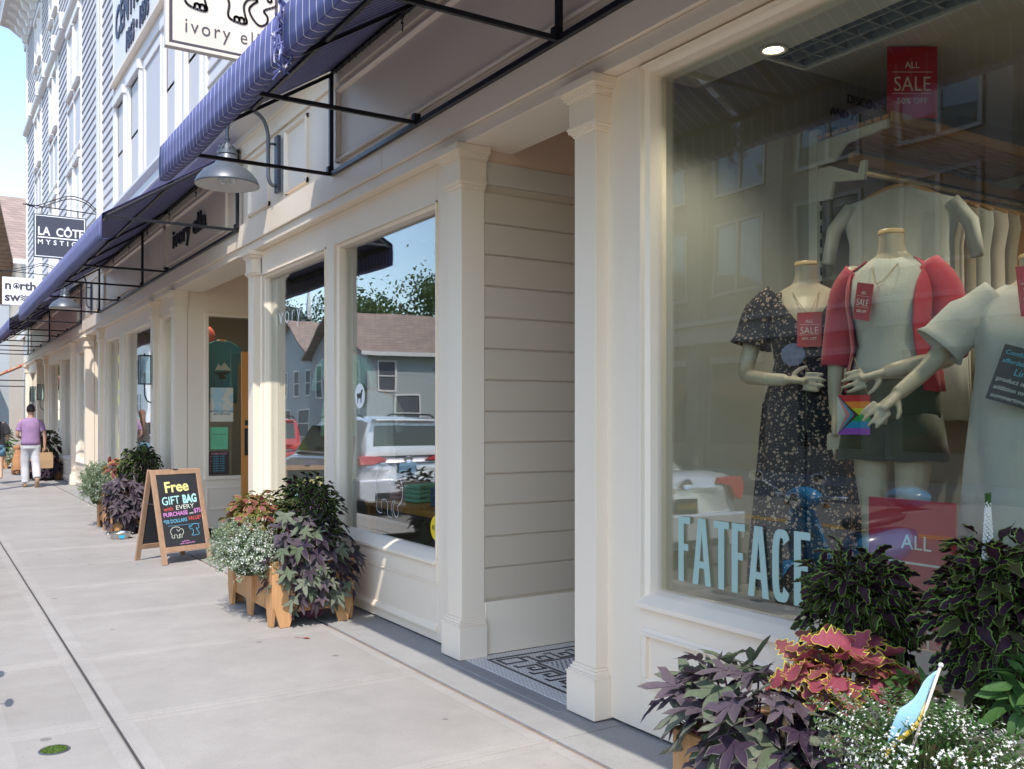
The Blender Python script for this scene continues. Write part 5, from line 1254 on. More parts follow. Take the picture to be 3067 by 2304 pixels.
def froth(name, label, c, r, n, seed, leafm=SILV, flw=FLW, nf=1200, ls=.016, fs=.007, cat='plant', face=(-.55,-.6,.55)):
    """fine trailing plant: hundreds of narrow leaves and tiny white flowers on wiry stems"""
    t = thing(name, label, cat, (c[0], c[1], max(0, c[2]-r[2]))); rg = random.Random(seed); z0 = max(0, c[2]-r[2]); off = Vector((0,0,c[2]-z0)); fv = Vector(face).normalized()
    bl_, bf, bs = MB(), MB(), MB()
    sprigs = []
    for i in range(n//14):
        while True:
            d = Vector((rg.gauss(0,1), rg.gauss(0,1), rg.gauss(.3,1))).normalized()
            if d.z > -.55 and d.dot(fv) > -.3: break
        e = Vector((d.x*r[0], d.y*r[1], d.z*r[2]))*rg.uniform(.75,1.12)+off; s0 = Vector((e.x*.25, e.y*.25, off.z*.4)); mid = (s0+e)*.5+Vector((0,0,.05*r[2]/.2))
        path = smooth_path([s0, mid, e], 5); bs.tube(path, .0013, 4, cap=False); sprigs.append((path, d))
        for q in range(14):
            p = path[rg.randrange(4, len(path))] + Vector((rg.gauss(0,.006), rg.gauss(0,.006), rg.gauss(0,.006)))
            o = (d*.5+Vector((rg.uniform(-1,1), rg.uniform(-1,1), rg.uniform(-.3,1)))).normalized(); sd = o.cross(Vector((rg.uniform(-1,1), rg.uniform(-1,1), 1))).normalized()*ls*.22; L_ = ls*rg.uniform(.7,1.5)
            bl_.add([p, p+o*L_*.5+sd, p+o*L_, p+o*L_*.5-sd], [(0,1,2,3)])
    for i in range(nf):
        path, d = sprigs[rg.randrange(len(sprigs))]; p = path[rg.randrange(len(path)*2//3, len(path))] + Vector((rg.gauss(0,.009), rg.gauss(0,.009), rg.gauss(.004,.009)))
        nrm = (d+Vector((rg.uniform(-.6,.6), rg.uniform(-.6,.6), rg.uniform(0,.8)))).normalized(); a = nrm.orthogonal().normalized(); c2 = nrm.cross(a); f_ = fs*rg.uniform(.7,1.3)
        for h in range(2):
            u = (a if h == 0 else c2)*f_; w = (c2 if h == 0 else a)*f_*.45; bf.add([p-u, p+w+nrm*.001, p+u, p-w+nrm*.001], [(0,1,2,3)])
    stuff(bl_.build('foliage', leafm, t, recalc=False)); stuff(bf.build('flowers', flw, t, recalc=False)); stuff(bs.build('stems', STEM, t, recalc=False))
    return t
# --- near planter, lower right corner
mound('sweet_potato_vine', 'purple grey sweet potato vine with lobed leaves at the lower picture edge', (2.24,2.12,.50), (.24,.38,.22), 120, VM, .125, 31, .25, -.6, stem=PSTEM)
mound('coleus', 'rose red coleus with yellow frilled leaf edges in the near planter', (2.36,1.87,.69), (.16,.19,.13), 75, RM, .115, 32, .10, -.35)
mound('coleus', 'dark plum coleus with lime leaf rims left of the white spike', (2.57,1.98,.86), (.16,.20,.20), 260, DM, .062, 33, .0, -.95, extra=420)
mound('coleus', 'taller dark plum coleus with lime rims at the right picture edge', (2.60,1.52,.88), (.17,.22,.28), 280, DM, .062, 34, .0, -.95, extra=520)
mound('green_herb', 'small bright green leafed plant below the near dark coleus', (2.36,1.62,.66), (.10,.10,.12), 90, GM, .05, 35, .1, -.5)
mound('green_herb', 'long leafed green plant at the right picture edge', (2.40,1.33,.76), (.09,.09,.10), 45, GM, .085, 36, .0, -.4)
froth('white_flowers', 'froth of tiny white flowers at the lower right picture corner', (2.17,1.46,.62), (.20,.34,.13), 3000, 37, GRN, FLW, 1700, .016, .005)
froth('white_flowers', 'sprig of tiny white flowers among the purple vine', (2.22,2.28,.42), (.12,.14,.10), 500, 38, GRN, FLW, 380, .012, .005)
sk = thing('flower_spike', 'slender upright white flower spike before the window', 'flower', (2.58,1.545,.9))
MB().tube([(0,0,0),(0,0,.36)], .004, 6).build('stem', GRN, sk)
b = MB(); rg = random.Random(8)
for i in range(150):
    z = .14+.2*i/150; a = i*2.4; rr_ = .016*(1-.7*i/150); b.ell((rr_*math.cos(a), rr_*math.sin(a), z), .0042, .0042, .0055, 5, 4)
stuff(b.build('florets', FLW, sk)); b = MB()
for i in range(40): a = i*2.4; b.ell((.006*math.cos(a), .006*math.sin(a), .325+.04*i/40), .003, .003, .005, 5, 4)
stuff(b.build('buds', GRN, sk))
fg = thing('small_flag', 'small blue and yellow flag on a stick among the white flowers', 'flag', (2.10,1.49,.55), 0)
MB().tube([(0,0,0),(.075,-.062,.30)], .004, 8).build('stick', mat('flag_stick', (.6,.5,.45), .4), fg, smooth=True); MB().ell((.0765,-.0632,.306), .007,.007,.007, 8, 6).build('knob', LAMPIN, fg)
rows = []
for i in range(9):
    u = i/8; rows.append([(.075-.028*v-.085*u+.005*math.sin(v*5+u*4), -.062+.022*v+.055*u+.010*math.sin(u*6+v*3), .298-.11*v-.10*u-.03*u*v) for v in [j/9 for j in range(10)]])
for nm, sl_, m_ in (('blue_half', slice(0,8), cloth('flag_blue', (.30,.55,.74))), ('yellow_half', slice(7,10), cloth('flag_yellow', (.72,.48,.03)))):
    o = MB().rings([r_[sl_] for r_ in rows], close=False).build(nm, m_, fg, smooth=True, recalc=False); o.modifiers.new('t','SOLIDIFY').thickness = .001
for i, (p, rz_) in enumerate((((2.20,1.93,.60),.4),((2.20,1.76,.575),-.2))):
    rows = [[(.017*math.cos(q), .012*math.sin(q)+.01*math.sin(u*2), -.085*u) for q in [2*math.pi*j/10*.75 for j in range(10)]] for u in [h/6 for h in range(7)]]
    o = MB().rings([[(x*(1-.35*abs(.45-k_/6)), y, z) for x, y, z in r_] for k_, r_ in enumerate(rows)], close=False).build('withered_leaf', TANL, smooth=True, recalc=False)
    o.modifiers.new('t','SOLIDIFY').thickness = .001; o.location = p; o.rotation_euler = (.2,-.25,rz_)
    tag(o, ['curled tan withered leaf, left of two in the near planter','curled tan withered leaf, right of two in the near planter'][i], 'leaf')
# --- planter under the gift shop window
mound('coleus', 'dark green coleus mound rising against the gift shop window', (2.47,6.82,.74), (.23,.40,.32), 280, DM, .066, 41, .05, -.8, extra=520)
CG = [leaf_mesh('coleus_leaf', coleus_outline(9,.32,.10,4.5), [leafmat('coleus_bronze', (.15,.13,.035), .35), leafmat('coleus_lime', (.25,.30,.05))], .82, .2, .5, .03), RM[1]]
mound('coleus', 'bronze and rose coleus in the middle of the cedar planter', (2.22,7.30,.68), (.22,.42,.24), 240, CG, .07, 42, .25, -.6, extra=350)
froth('white_flowers', 'pale green froth of white flowers spilling left of the cedar planter', (2.05,7.02,.46), (.22,.58,.24), 7500, 43, SILV, FLW, 3000, .022, .0065)
mound('sweet_potato_vine', 'purple sweet potato vine trailing over the right end of the cedar planter', (2.40,6.54,.42), (.36,.26,.38), 240, VM, .12, 44, .55, -.85, stem=PSTEM, face=(-.45,-.75,.3))
# --- planter behind the chalkboard
mound('coleus', 'dark coleus mound behind the chalkboard sign', (2.45,13.1,.82), (.26,.42,.34), 200, DM, .09, 51, .3, -.8, extra=250)
mound('coleus', 'red coleus tuft above the purple vine behind the chalkboard', (2.25,13.6,.78), (.17,.25,.14), 70, RM, .11, 52, .15, -.3)
froth('white_flowers', 'silvery green trailing plant left of the purple vine', (2.02,13.75,.52), (.22,.50,.34), 3200, 53, SILV, FLW, 500, .035, .008)
mound('sweet_potato_vine', 'dusky purple vine tumbling to the pavement beside the metal bowl', (2.28,12.85,.38), (.36,.34,.38), 220, [VM[0], VM[2], VM[0]], .13, 54, .55, -.9, stem=PSTEM, face=(-.5,-.8,.2))
# --- far planters
mound('coleus', 'blackish coleus mass in the far planter beyond the paper bag', (2.55,25.1,.72), (.30,.6,.48), 170, [DM[0], DM[3]], .16, 61, .3, -.8)
mound('sweet_potato_vine', 'dark vine spilling from the far planter beyond the paper bag', (2.5,24.75,.28), (.38,.35,.30), 130, [VM[2]], .16, 62, .5, -.8, stem=PSTEM)
mound('green_shrub', 'green leafy planting at the far end of the pavement', (2.05,31.2,.75), (.30,.5,.42), 160, GM+[VM[3]], .20, 63, .1, -.8)
froth('white_flowers', 'pale trailing flowers beside the far brown dog', (2.1,28.6,.35), (.2,.3,.3), 700, 64, SILV, FLW, 400, .05, .016)
# --- metal bowl
bw_ = thing('pet_bowl', 'round steel bowl with a blue label on the pavement before the vine', 'bowl', (2.06,12.30,0))
STEEL = mat('steel_bowl', (.55,.54,.52), .25, metal=.9, var=.1)
MB().lathe([(.001,.004),(.105,.004),(.125,.075),(.132,.078),(.130,.082),(.120,.078),(.10,.012),(.001,.012)], n=36).build('bowl', STEEL, bw_, smooth=True, auto=40)
b = MB()
for s in (-1,1): b.tube(smooth_path([(s*.12,-.03,.07),(s*.155,-.03,.06),(s*.155,.03,.06),(s*.12,.03,.07)],3), .005, 6)
b.build('handle', STEEL, bw_, smooth=True)
MB().lathe([(.001,0),(.034,0),(.034,.001)], n=20).xf(Matrix.Translation((.0,-.1185,.045)) @ Matrix.Rotation(rad(80),4,'X')).build('label_disc', mat('blue_label', (.03,.36,.55), .4), bw_)

# ------------------------------------------------------------------ people and the dog
SKIN = mat('skin', (.52,.30,.21), .5, var=.05); SKIN2 = mat('skin_fair', (.58,.36,.26), .5, var=.05); HAIR = mat('dark_hair', (.03,.02,.015), .6, bump=.6, bscale=90); LAV = mat('lavender_tshirt', (.34,.21,.38), .9, var=.22, vscale=7, bump=1.0, bscale=9); PANTS = mat('white_trousers', (.55,.55,.58), .9, var=.12, vscale=7, bump=1.0, bscale=10, stretch=(1,1,.5)); SUEDE = mat('tan_suede', (.33,.22,.14), .9)
def figure(b, k, arms, legs, head=(0,0,0), fem=False):
    R_ = lambda rows: [[(cx_+rx*math.cos(q), cy_+ry*math.sin(q), z*k) for q in [2*math.pi*i/18 for i in range(18)]] for cx_, cy_, rx, ry, z in rows]
    b.rings(R_([(0,0,.11,.09,.86),(0,.0,.165,.115,.92),(0,0,.16,.11,1.0),(0,0,.15,.10,1.10),(0,0,.165,.11,1.22),(0,0,.185,.115,1.33),(0,0,.19,.10,1.40),(0,.0,.13,.075,1.45),(0,0,.062,.06,1.48),(0,-.005,.055,.057,1.54)]))
    hx, hy, hz = head; b.ell((hx,hy-.012,1.645*k+hz), .075,.095,.115, 18, 14); b.tube([(hx,hy-.09,1.64*k),(hx,hy-.118,1.615*k),(hx,hy-.10,1.605*k)], [.012,.016,.012], 6)
    for s in (-1,1): b.ell((hx+s*.077,hy+.005,1.64*k), .012,.02,.03, 8, 6); b.ell((s*.18,0,1.40*k), .055,.055,.055)
    for pts in arms:
        P = [Vector((p[0],p[1],p[2]*k)) for p in pts]; path = smooth_path(P,4); n = len(path); b.tube(path, [.05-.022*i/(n-1) for i in range(n)], 10)
        d = P[-1]-P[-2]; hand(b, P[-1], d, (P[-1].x, .4, .1), 1.2, .6)
    for pts in legs:
        P = [Vector((p[0],p[1],p[2]*k)) for p in pts]; path = smooth_path(P,4); n = len(path); b.tube(path, [.088-.05*i/(n-1) for i in range(n)], 12)
man = thing('person', 'person in a lavender T-shirt and white trousers walking away with a paper bag', 'person', (1.97,22.4,0), rad(180))
# local -Y is the way the person faces
LA = [(.185,0,1.40),(.235,.02,1.25),(.25,.0,1.10),(.18,-.16,1.06)]; RA = [(-.185,0,1.40),(-.245,.03,1.22),(-.265,.03,1.06),(-.265,.0,.88)]
LL = [(.09,0,.90),(.10,-.10,.52),(.10,-.06,.10)]; RL = [(-.09,0,.90),(-.10,.02,.50),(-.10,.20,.20)]
b = MB(); figure(b, 1.0, [LA, RA], [LL, RL]); b.build('body', SKIN, man, smooth=True, remesh=.012)
b = MB(); b.rings([[(rx*math.cos(q), cy_+ry*math.sin(q), z) for q in [2*math.pi*i/30 for i in range(30)]] for rx, ry, z, cy_ in ((.075,.07,1.485,0),(.14,.09,1.452,0),(.205,.118,1.405,0),(.205,.132,1.32,0),(.188,.128,1.20,0),(.178,.122,1.08,0),(.185,.13,.98,0),(.19,.132,.90,0))], cap=False)
ts = b.build('t_shirt', LAV, man, smooth=True); ts.modifiers.new('t','SOLIDIFY').thickness = .006
sleeves(man, LAV, [([(.15,0,1.415),(.20,.01,1.33),(.232,.015,1.20)], .060), ([(-.15,0,1.415),(-.20,.01,1.33),(-.238,.02,1.20)], .060)])
b = MB(); b.rings([[(rx*math.cos(q), ry*math.sin(q), z) for q in [2*math.pi*i/24 for i in range(24)]] for rx, ry, z in ((.168,.118,.98),(.18,.128,.90),(.18,.125,.82))]); 
for pts in (LL, RL):
    P = smooth_path([Vector((p[0]*1.0,p[1],p[2])) for p in (pts[0],pts[1],(pts[2][0],pts[2][1],pts[2][2]+.0))],5); n = len(P); b.tube(P, [.105-.03*i/(n-1)+.004*math.sin(i*1.9) for i in range(n)], 14)
b.build('trousers', PANTS, man, smooth=True, remesh=.012)
b = MB(); b.ell((0,.012,1.675), .082,.098,.10, 18, 12); b.build('hair', HAIR, man, smooth=True)
for nm, x, y, z, tilt in (('shoe',.10,-.10,.045,0),('shoe',-.10,.24,.13,rad(62))):
    o = MB().tube([(0,.08,.0),(0,.0,.0),(0,-.12,-.008),(0,-.19,-.015)], [(.036,.04),(.042,.045),(.046,.035),(.03,.022)], 12).build(nm, SUEDE, man, smooth=True); o.location = (x,y,z); o.rotation_euler = (tilt,0,0)
bag = thing('paper_bag', 'brown paper shopping bag held in the walking person\'s right hand', 'bag', (2.25,22.42,.40), rad(15))
KRAFT = mat('kraft_paper', (.46,.30,.17), .8, var=.1, vscale=12, bump=.3)
b = MB(); b.rings([[(-.14,-.055,0),(.14,-.055,0),(.14,.055,0),(-.14,.055,0)],[(-.145,-.06,.18),(.145,-.06,.18),(.145,.06,.18),(-.145,.06,.18)],[(-.14,-.045,.34),(.14,-.045,.34),(.14,.045,.34),(-.14,.045,.34)]], cap=False); b.add([(-.14,-.055,0),(.14,-.055,0),(.14,.055,0),(-.14,.055,0)], [(0,1,2,3)])
b.build('bag', KRAFT, bag)
b = MB(); 
for y in (-.045,.045): b.tube(smooth_path([(-.06,y,.33),(-.04,y*.5,.43),(.04,y*.5,.43),(.06,y,.33)],3), .005, 6)
b.build('handle', KRAFT, bag)
wom = thing('person', 'person with long brown hair, dark top and denim shorts at the left picture edge', 'person', (1.40,23.9,0), rad(180))
b = MB(); k_ = .95; figure(b, k_, [[(.185,0,1.40),(.225,.01,1.22),(.235,-.02,1.06),(.16,-.12,1.05)], [(-.185,0,1.40),(-.225,.01,1.22),(-.235,-.03,1.06),(-.18,-.15,1.04)]], [[(.09,0,.90),(.09,-.12,.5),(.09,-.1,.1)], [(-.09,0,.90),(-.09,.03,.5),(-.09,.16,.14)]]); b.build('body', SKIN2, wom, smooth=True, remesh=.013)
b = MB(); b.rings([[(rx*math.cos(q), ry*math.sin(q), z*k_) for q in [2*math.pi*i/24 for i in range(24)]] for rx, ry, z in ((.08,.07,1.48),(.19,.11,1.41),(.195,.125,1.32),(.17,.118,1.18),(.18,.125,1.0),(.185,.13,.92))], cap=False); b.build('top', BLK, wom, smooth=True)
sleeves(wom, BLK, [([(.14,0,1.42),(.21,.01,1.32),(.235,.015,1.16)], .07), ([(-.14,0,1.42),(-.21,.01,1.32),(-.235,.015,1.16)], .07)], k_)
DENIM = cloth('denim', (.12,.25,.36)); b = MB(); b.rings([[(rx*math.cos(q), ry*math.sin(q), z*k_) for q in [2*math.pi*i/24 for i in range(24)]] for rx, ry, z in ((.17,.12,.98),(.185,.135,.90),(.185,.135,.83))])
for s in (-1,1): b.tube([(s*.09,0,.86*k_),(s*.095,-.01,.66*k_)], [.105,.10], 14)
b.build('shorts', DENIM, wom, smooth=True)
b = MB(); b.ell((0,.01,1.665*k_), .09,.105,.11, 18, 12); b.tube([(0,.05,1.66*k_),(0,.10,1.5*k_),(0,.12,1.30*k_),(0,.11,1.12*k_)], [(.09,.07),(.12,.06),(.13,.05),(.08,.03)], 14); b.build('hair', mat('brown_hair', (.16,.065,.03), .55, bump=.8, bscale=60, stretch=(1,1,.15)), wom, smooth=True)
dog = thing('dog', 'curly light brown dog sitting on the far pavement, seen from behind', 'dog', (2.13,27.6,0), rad(176))
b = MB(); b.tube(smooth_path([(0,.16,.10),(0,.12,.22),(0,.02,.40),(0,-.05,.52),(0,-.07,.62)],4), [(.13,.13)]*3+[(.14,.14)]*3+[(.125,.14)]*4+[(.10,.11)]*4+[(.075,.08)]*3, 14)
b.ell((0,-.10,.70), .085,.10,.085, 14, 10); b.tube([(0,-.16,.69),(0,-.25,.67)], [.045,.034], 10)
for s in (-1,1):
    b.ell((s*.085,-.07,.69), .028,.04,.07, 10, 8); b.ell((s*.10,.07,.14), .065,.12,.13, 12, 10); b.tube([(s*.11,.05,.05),(s*.12,-.09,.03)], [.04,.034], 8); b.tube([(s*.06,-.06,.42),(s*.06,-.11,.22),(s*.06,-.11,.04),(s*.06,-.16,.02)], [.055,.042,.036,.036], 10)
b.tube(smooth_path([(0,.20,.08),(0,.30,.06),(.05,.38,.08)],4), [.03]*9, 8)
db = b.build('body', mat('curly_fur', (.40,.20,.09), .95, var=.35, vscale=30, bump=1.0, bscale=60), dog, smooth=True, remesh=.014)
# ------------------------------------------------------------------ the other side of the street and the kerb (seen mirrored in the glass)
CARGLASS = mat('car_glass', (.015,.017,.02), .05, spec=.8, var=.0); TYRE = mat('tyre_rubber', (.02,.02,.02), .8); ALLOY = mat('alloy', (.45,.45,.46), .3, metal=.8); TAIL = mat('tail_light', (.55,.02,.03), .15, coat=.6); PLASTIC = mat('black_plastic', (.03,.03,.032), .55); CHROME = mat('chrome', (.8,.8,.82), .08, metal=1.0, var=0)
def car(name, label, x, y, paint, suv, plate, plate_c, txt_c):
    """rear at local y=0, nose toward +y"""
    c = thing(name, label, 'car', (x, y, -.155)); Lc = 4.55 if suv else 4.75; hw = .91; H = 1.66 if suv else 1.45
    belt = 1.02 if suv else .95; trunk = 1.04 if suv else 1.06
    # lower body: cross-sections from tail to nose (y, half width, z bottom, z shoulder)
    secs = [(-.02,.62,.42,.80),(.0,.78,.32,.88),(.06,.87,.27,.97),(.25,.905,.22,belt+.02),(.9,hw,.20,belt+.03),(2.2,hw,.20,belt),(3.2,hw,.20,belt-.02),(3.9,.90,.21,.90),(4.3,.85,.24,.80),(Lc-.08,.72,.30,.70),(Lc,.55,.36,.62)]
    if not suv: secs = [(-.02,.66,.42,.88),(.0,.80,.32,.98),(.08,.88,.26,1.05),(.3,.90,.22,1.06),(.95,hw,.20,1.02),(2.2,hw,.20,belt),(3.2,hw,.20,belt-.02),(3.9,.89,.21,.88),(4.4,.84,.24,.78),(Lc-.08,.72,.3,.68),(Lc,.55,.36,.6)]
    rs = []
    for (yy, w, z0, z1) in secs:
        ring = []
        for i in range(24):
            q = 2*math.pi*i/24; cq, sq = math.cos(q), math.sin(q); e = .38
            ring.append((w*math.copysign(abs(cq)**e, cq), yy+(.05*abs(cq)**4 if yy < .1 else 0), (z0+z1)/2+(z1-z0)/2*math.copysign(abs(sq)**e, sq)))
        rs.append(ring)
    MB().rings(rs).build('body', paint, c, smooth=True)
    # cabin
    if suv: cs = [(.02,.74,1.0,.70,1.10),(.10,.80,1.0,.66,1.58),(.35,.82,1.0,.66,1.63),(1.4,.83,1.0,.68,1.66),(2.3,.83,1.0,.66,1.62),(2.9,.80,1.0,.60,1.40),(3.4,.76,.95,.55,1.02)]
    else: cs = [(.72,.72,.98,.60,1.04),(1.05,.76,.98,.62,1.25),(1.5,.78,.95,.62,1.41),(2.1,.78,.95,.63,1.45),(2.7,.77,.95,.61,1.38),(3.2,.74,.95,.56,1.15),(3.6,.70,.9,.52,.92)]
    rs = []
    for (yy, wb, zb, wt, zt) in cs:
        ring = [(-wb,yy,zb),(-wb*.995,yy,zb+(zt-zb)*.15),(-(wb*.35+wt*.65),yy,zb+(zt-zb)*.75),(-wt,yy,zb+(zt-zb)*.94),(-wt*.75,yy,zt),(0,yy,zt+.015),(wt*.75,yy,zt),(wt,yy,zb+(zt-zb)*.94),(wb*.35+wt*.65,yy,zb+(zt-zb)*.75),(wb*.995,yy,zb+(zt-zb)*.15),(wb,yy,zb)]
        rs.append(ring)
    MB().rings(rs, cap=True).build('cabin', paint, c, smooth=True, auto=35)
    # glazing
    b = MB()
    if suv: b.add([(-.60,.062,1.16),(.60,.062,1.16),(.56,.085,1.50),(-.56,.085,1.50)], [(0,1,2,3)]); b.xf(Matrix.Translation((0,-.035,0)))
    else: b.add([(-.58,.80,1.09),(.58,.80,1.09),(.54,1.42,1.40),(-.54,1.42,1.40)], [(0,1,2,3)]); b.xf(Matrix.Translation((0,-.03,.025)))
    b.build('rear_window', CARGLASS, c)
    b = MB()
    for s in (-1,1):
        y0_, y1_ = (.4,2.7) if suv else (1.25,2.9); zt = 1.50 if suv else 1.33
        b.add([(s*.842,y0_,1.05 if suv else 1.0),(s*.842,y1_+.25,1.03 if suv else .98),(s*.74,y1_-.25,zt),(s*.745,y0_+.2,zt)], [(0,1,2,3)])
    b.build('side_window', CARGLASS, c)
    # lights, plate, bumper, wheels
    for s in (-1,1):
        if suv: pts = [(.34,.93),(.50,.99),(.80,1.02),(.86,.98),(.84,.86),(.62,.86),(.50,.90)]
        else: pts = [(.46,.93),(.50,.99),(.82,1.0),(.86,.90),(.82,.74),(.72,.78),(.66,.90)]
        MB().prism([(s*p[0], p[1]) for p in pts], 'y', -.045, .12).build('tail_light', TAIL, c, bevel=.01)
    pz = .80 if suv else .70
    p_ = part('number_plate', c); bx('plate', plate_c, p_, -.155, .155, -.055, -.035, pz-.078, pz+.078)
    text(plate, (0,-.056,pz-.035), FACE_Y, .095, txt_c, 'lettering', p_, .001, align='CENTER', xs=.8)
    MB().lathe([(.001,0),(.052,0),(.062,.008),(.052,.012),(.046,.004),(.001,.004)], n=24).xf(Matrix.Translation((0,-.045,.93)) @ Matrix.Scale(1.35,4,(1,0,0)) @ Matrix.Rotation(rad(90),4,'X')).build('badge', CHROME, c, smooth=True)
    bx('garnish', CHROME if suv else paint, c, -.50, .50, -.042, -.01, .875, .895, .004)
    MB().prism([(-.86,.62),(.86,.62),(.84,.30),(.7,.24),(-.7,.24),(-.84,.30)], 'y', -.075, .06).build('bumper', paint, c, bevel=.03)
    bx('bumper_insert', PLASTIC, c, -.6, .6, -.085, -.05, .26, .40 if suv else .34, .01)
    if suv:
        b = MB(); [b.tube([(s*.66,.3,1.64),(s*.67,.5,1.69),(s*.67,2.0,1.70),(s*.65,2.3,1.64)], .016, 6) for s in (-1,1)]; b.build('roof_rail', PLASTIC, c, smooth=True)
        bx('spoiler', paint, c, -.6, .6, -.04, .14, 1.575, 1.61, .01)
    for yy in (.85, 3.65):
        for s in (-1,1):
            w = part('wheel', c); w.location = (s*.80, yy, .33)
            MB().lathe([(.20,-.10),(.31,-.11),(.33,-.08),(.33,.08),(.31,.11),(.20,.10)], n=28).xf(Matrix.Rotation(rad(90),4,'Y')).build('tyre', TYRE, w, smooth=True)
            MB().lathe([(.001,.06),(.06,.07),(.20,.09),(.21,.10),(.21,-.10),(.001,-.06)], n=20).xf(Matrix.Rotation(rad(90),4,'Y')).build('rim', ALLOY, w, smooth=True)
    return c
SILVER = mat('silver_car_paint', (.74,.75,.76), .25, metal=.5, coat=.8, var=.02); WPEARL = mat('white_car_paint', (.74,.75,.80), .25, metal=.2, coat=.8, var=.02); REDP = mat('red_car_paint', (.50,.03,.04), .25, coat=.8, var=.02)
PY = mat('plate_dark', (.03,.04,.03), .5); PYT = mat('plate_gold', (.55,.36,.06), .5); PW = mat('plate_blue', (.25,.45,.62), .5); PWT = mat('plate_navy', (.03,.05,.20), .5)
car('silver_sedan', 'silver sedan parked at the kerb, its tail mirrored in the near window', -.95, 7.45, SILVER, False, 'PBR4010', PY, PYT)
car('white_suv', 'white SUV parked at the kerb, its tail mirrored in the gift shop window', -1.0, 14.3, WPEARL, True, 'AY-00576', PW, PWT)
car('red_suv', 'red SUV parked beyond the white one, mirrored in the gift shop window', -1.0, 21.5, REDP, True, 'BC-10234', PW, PWT)
# --- blue scooter standing nose to the kerb
sc = thing('motor_scooter', 'blue motor scooter parked nose to the kerb, mirrored in the near window', 'scooter', (.10, 5.22, -.155), rad(180))
BLUEP = mat('scooter_blue', (.02,.26,.55), .2, coat=.8, var=.03)
# local +x runs from the front wheel to the tail
for nm, x in (('front',.22),('rear',1.38)):
    w = part('wheel', sc); w.location = (x,0,.22); MB().lathe([(.12,-.05),(.20,-.055),(.22,-.03),(.22,.03),(.20,.055),(.12,.05)], n=28).xf(Matrix.Rotation(rad(90),4,'X')).build('tyre', TYRE, w, smooth=True); MB().lathe([(.001,.04),(.12,.05),(.125,-.05),(.001,-.04)], n=18).xf(Matrix.Rotation(rad(90),4,'X')).build('rim', ALLOY, w, smooth=True)
MB().tube([(.22,.0,.24),(.24,0,.45),(.31,0,.92)], .03, 10).build('fork', PLASTIC, sc, smooth=True)
MB().rings([[(.20+.26*math.cos(q)*1.0, w_*1.0, .23+.26*math.sin(q)) for w_ in (-.06,-.03,.03,.06)] for q in [rad(20+i*14) for i in range(11)]], close=False).build('front_mudguard', BLUEP, sc, smooth=True).modifiers.new('t','SOLIDIFY').thickness = .01
rs = []
for z, w_, x in ((.28,.16,.50),(.42,.20,.42),(.60,.19,.36),(.78,.15,.32),(.90,.10,.30)): rs.append([(x-.05*math.cos(math.pi*(i/12-.5)), w_*(i/6-1), z) for i in range(13)])
MB().rings(rs, close=False).build('leg_shield', BLUEP, sc, smooth=True).modifiers.new('t','SOLIDIFY').thickness = .03
MB().box(.5,.92,-.16,.16,.24,.30).build('floor_board', PLASTIC, sc, bevel=.02)
MB().rings([[(x, w_*math.cos(q), zc+h_*math.sin(q)) for q in [2*math.pi*i/16 for i in range(16)]] for x, w_, zc, h_ in ((.86,.10,.42,.14),(.95,.16,.46,.20),(1.25,.17,.48,.20),(1.55,.13,.52,.15),(1.72,.07,.56,.08))]).build('rear_cowl', BLUEP, sc, smooth=True)
MB().rings([[(x, w_*math.cos(q), zc+h_*math.sin(q)) for q in [2*math.pi*i/16 for i in range(16)]] for x, w_, zc, h_ in ((.84,.06,.72,.03),(.90,.13,.73,.055),(1.2,.14,.75,.06),(1.45,.12,.78,.06),(1.55,.07,.79,.03))]).build('seat', BLACK, sc, smooth=True)
MB().ell((.30,0,.99), .13,.16,.09, 16, 10).build('headset', BLUEP, sc, smooth=True); MB().lathe([(.001,.0),(.06,.0),(.068,.02),(.05,.06)], n=20).xf(Matrix.Translation((.17,0,.97)) @ Matrix.Rotation(rad(90),4,'Y')).build('headlight', CHROME, sc, smooth=True)
MB().tube([(.37,-.36,1.0),(.31,-.15,.99),(.31,.15,.99),(.37,.36,1.0)], .016, 8).build('handlebar', CHROME, sc, smooth=True)
for s in (-1,1):
    MB().tube([(.32,s*.22,1.0),(.18,s*.28,1.10),(.10,s*.31,1.14)], .007, 6).build('mirror_stem', CHROME, sc, smooth=True); MB().ell((.095,s*.32,1.16), .014,.075,.048, 14, 10).build('mirror', CHROME, sc, smooth=True)
    MB().ell((.33,s*.20,.93), .03,.025,.02, 10, 8).build('indicator', mat('amber', (.8,.32,.02), .3), sc, smooth=True)
MB().ell((1.66,0,.93), .20,.20,.10, 20, 12).build('top_case', BLUEP, sc, smooth=True); bx('case_rack', CHROME, sc, 1.4, 1.85, -.12, .12, .80, .82)
MB().tube([(1.0,.14,.30),(1.0,.2,.02)], .012, 6).build('stand', CHROME, sc)
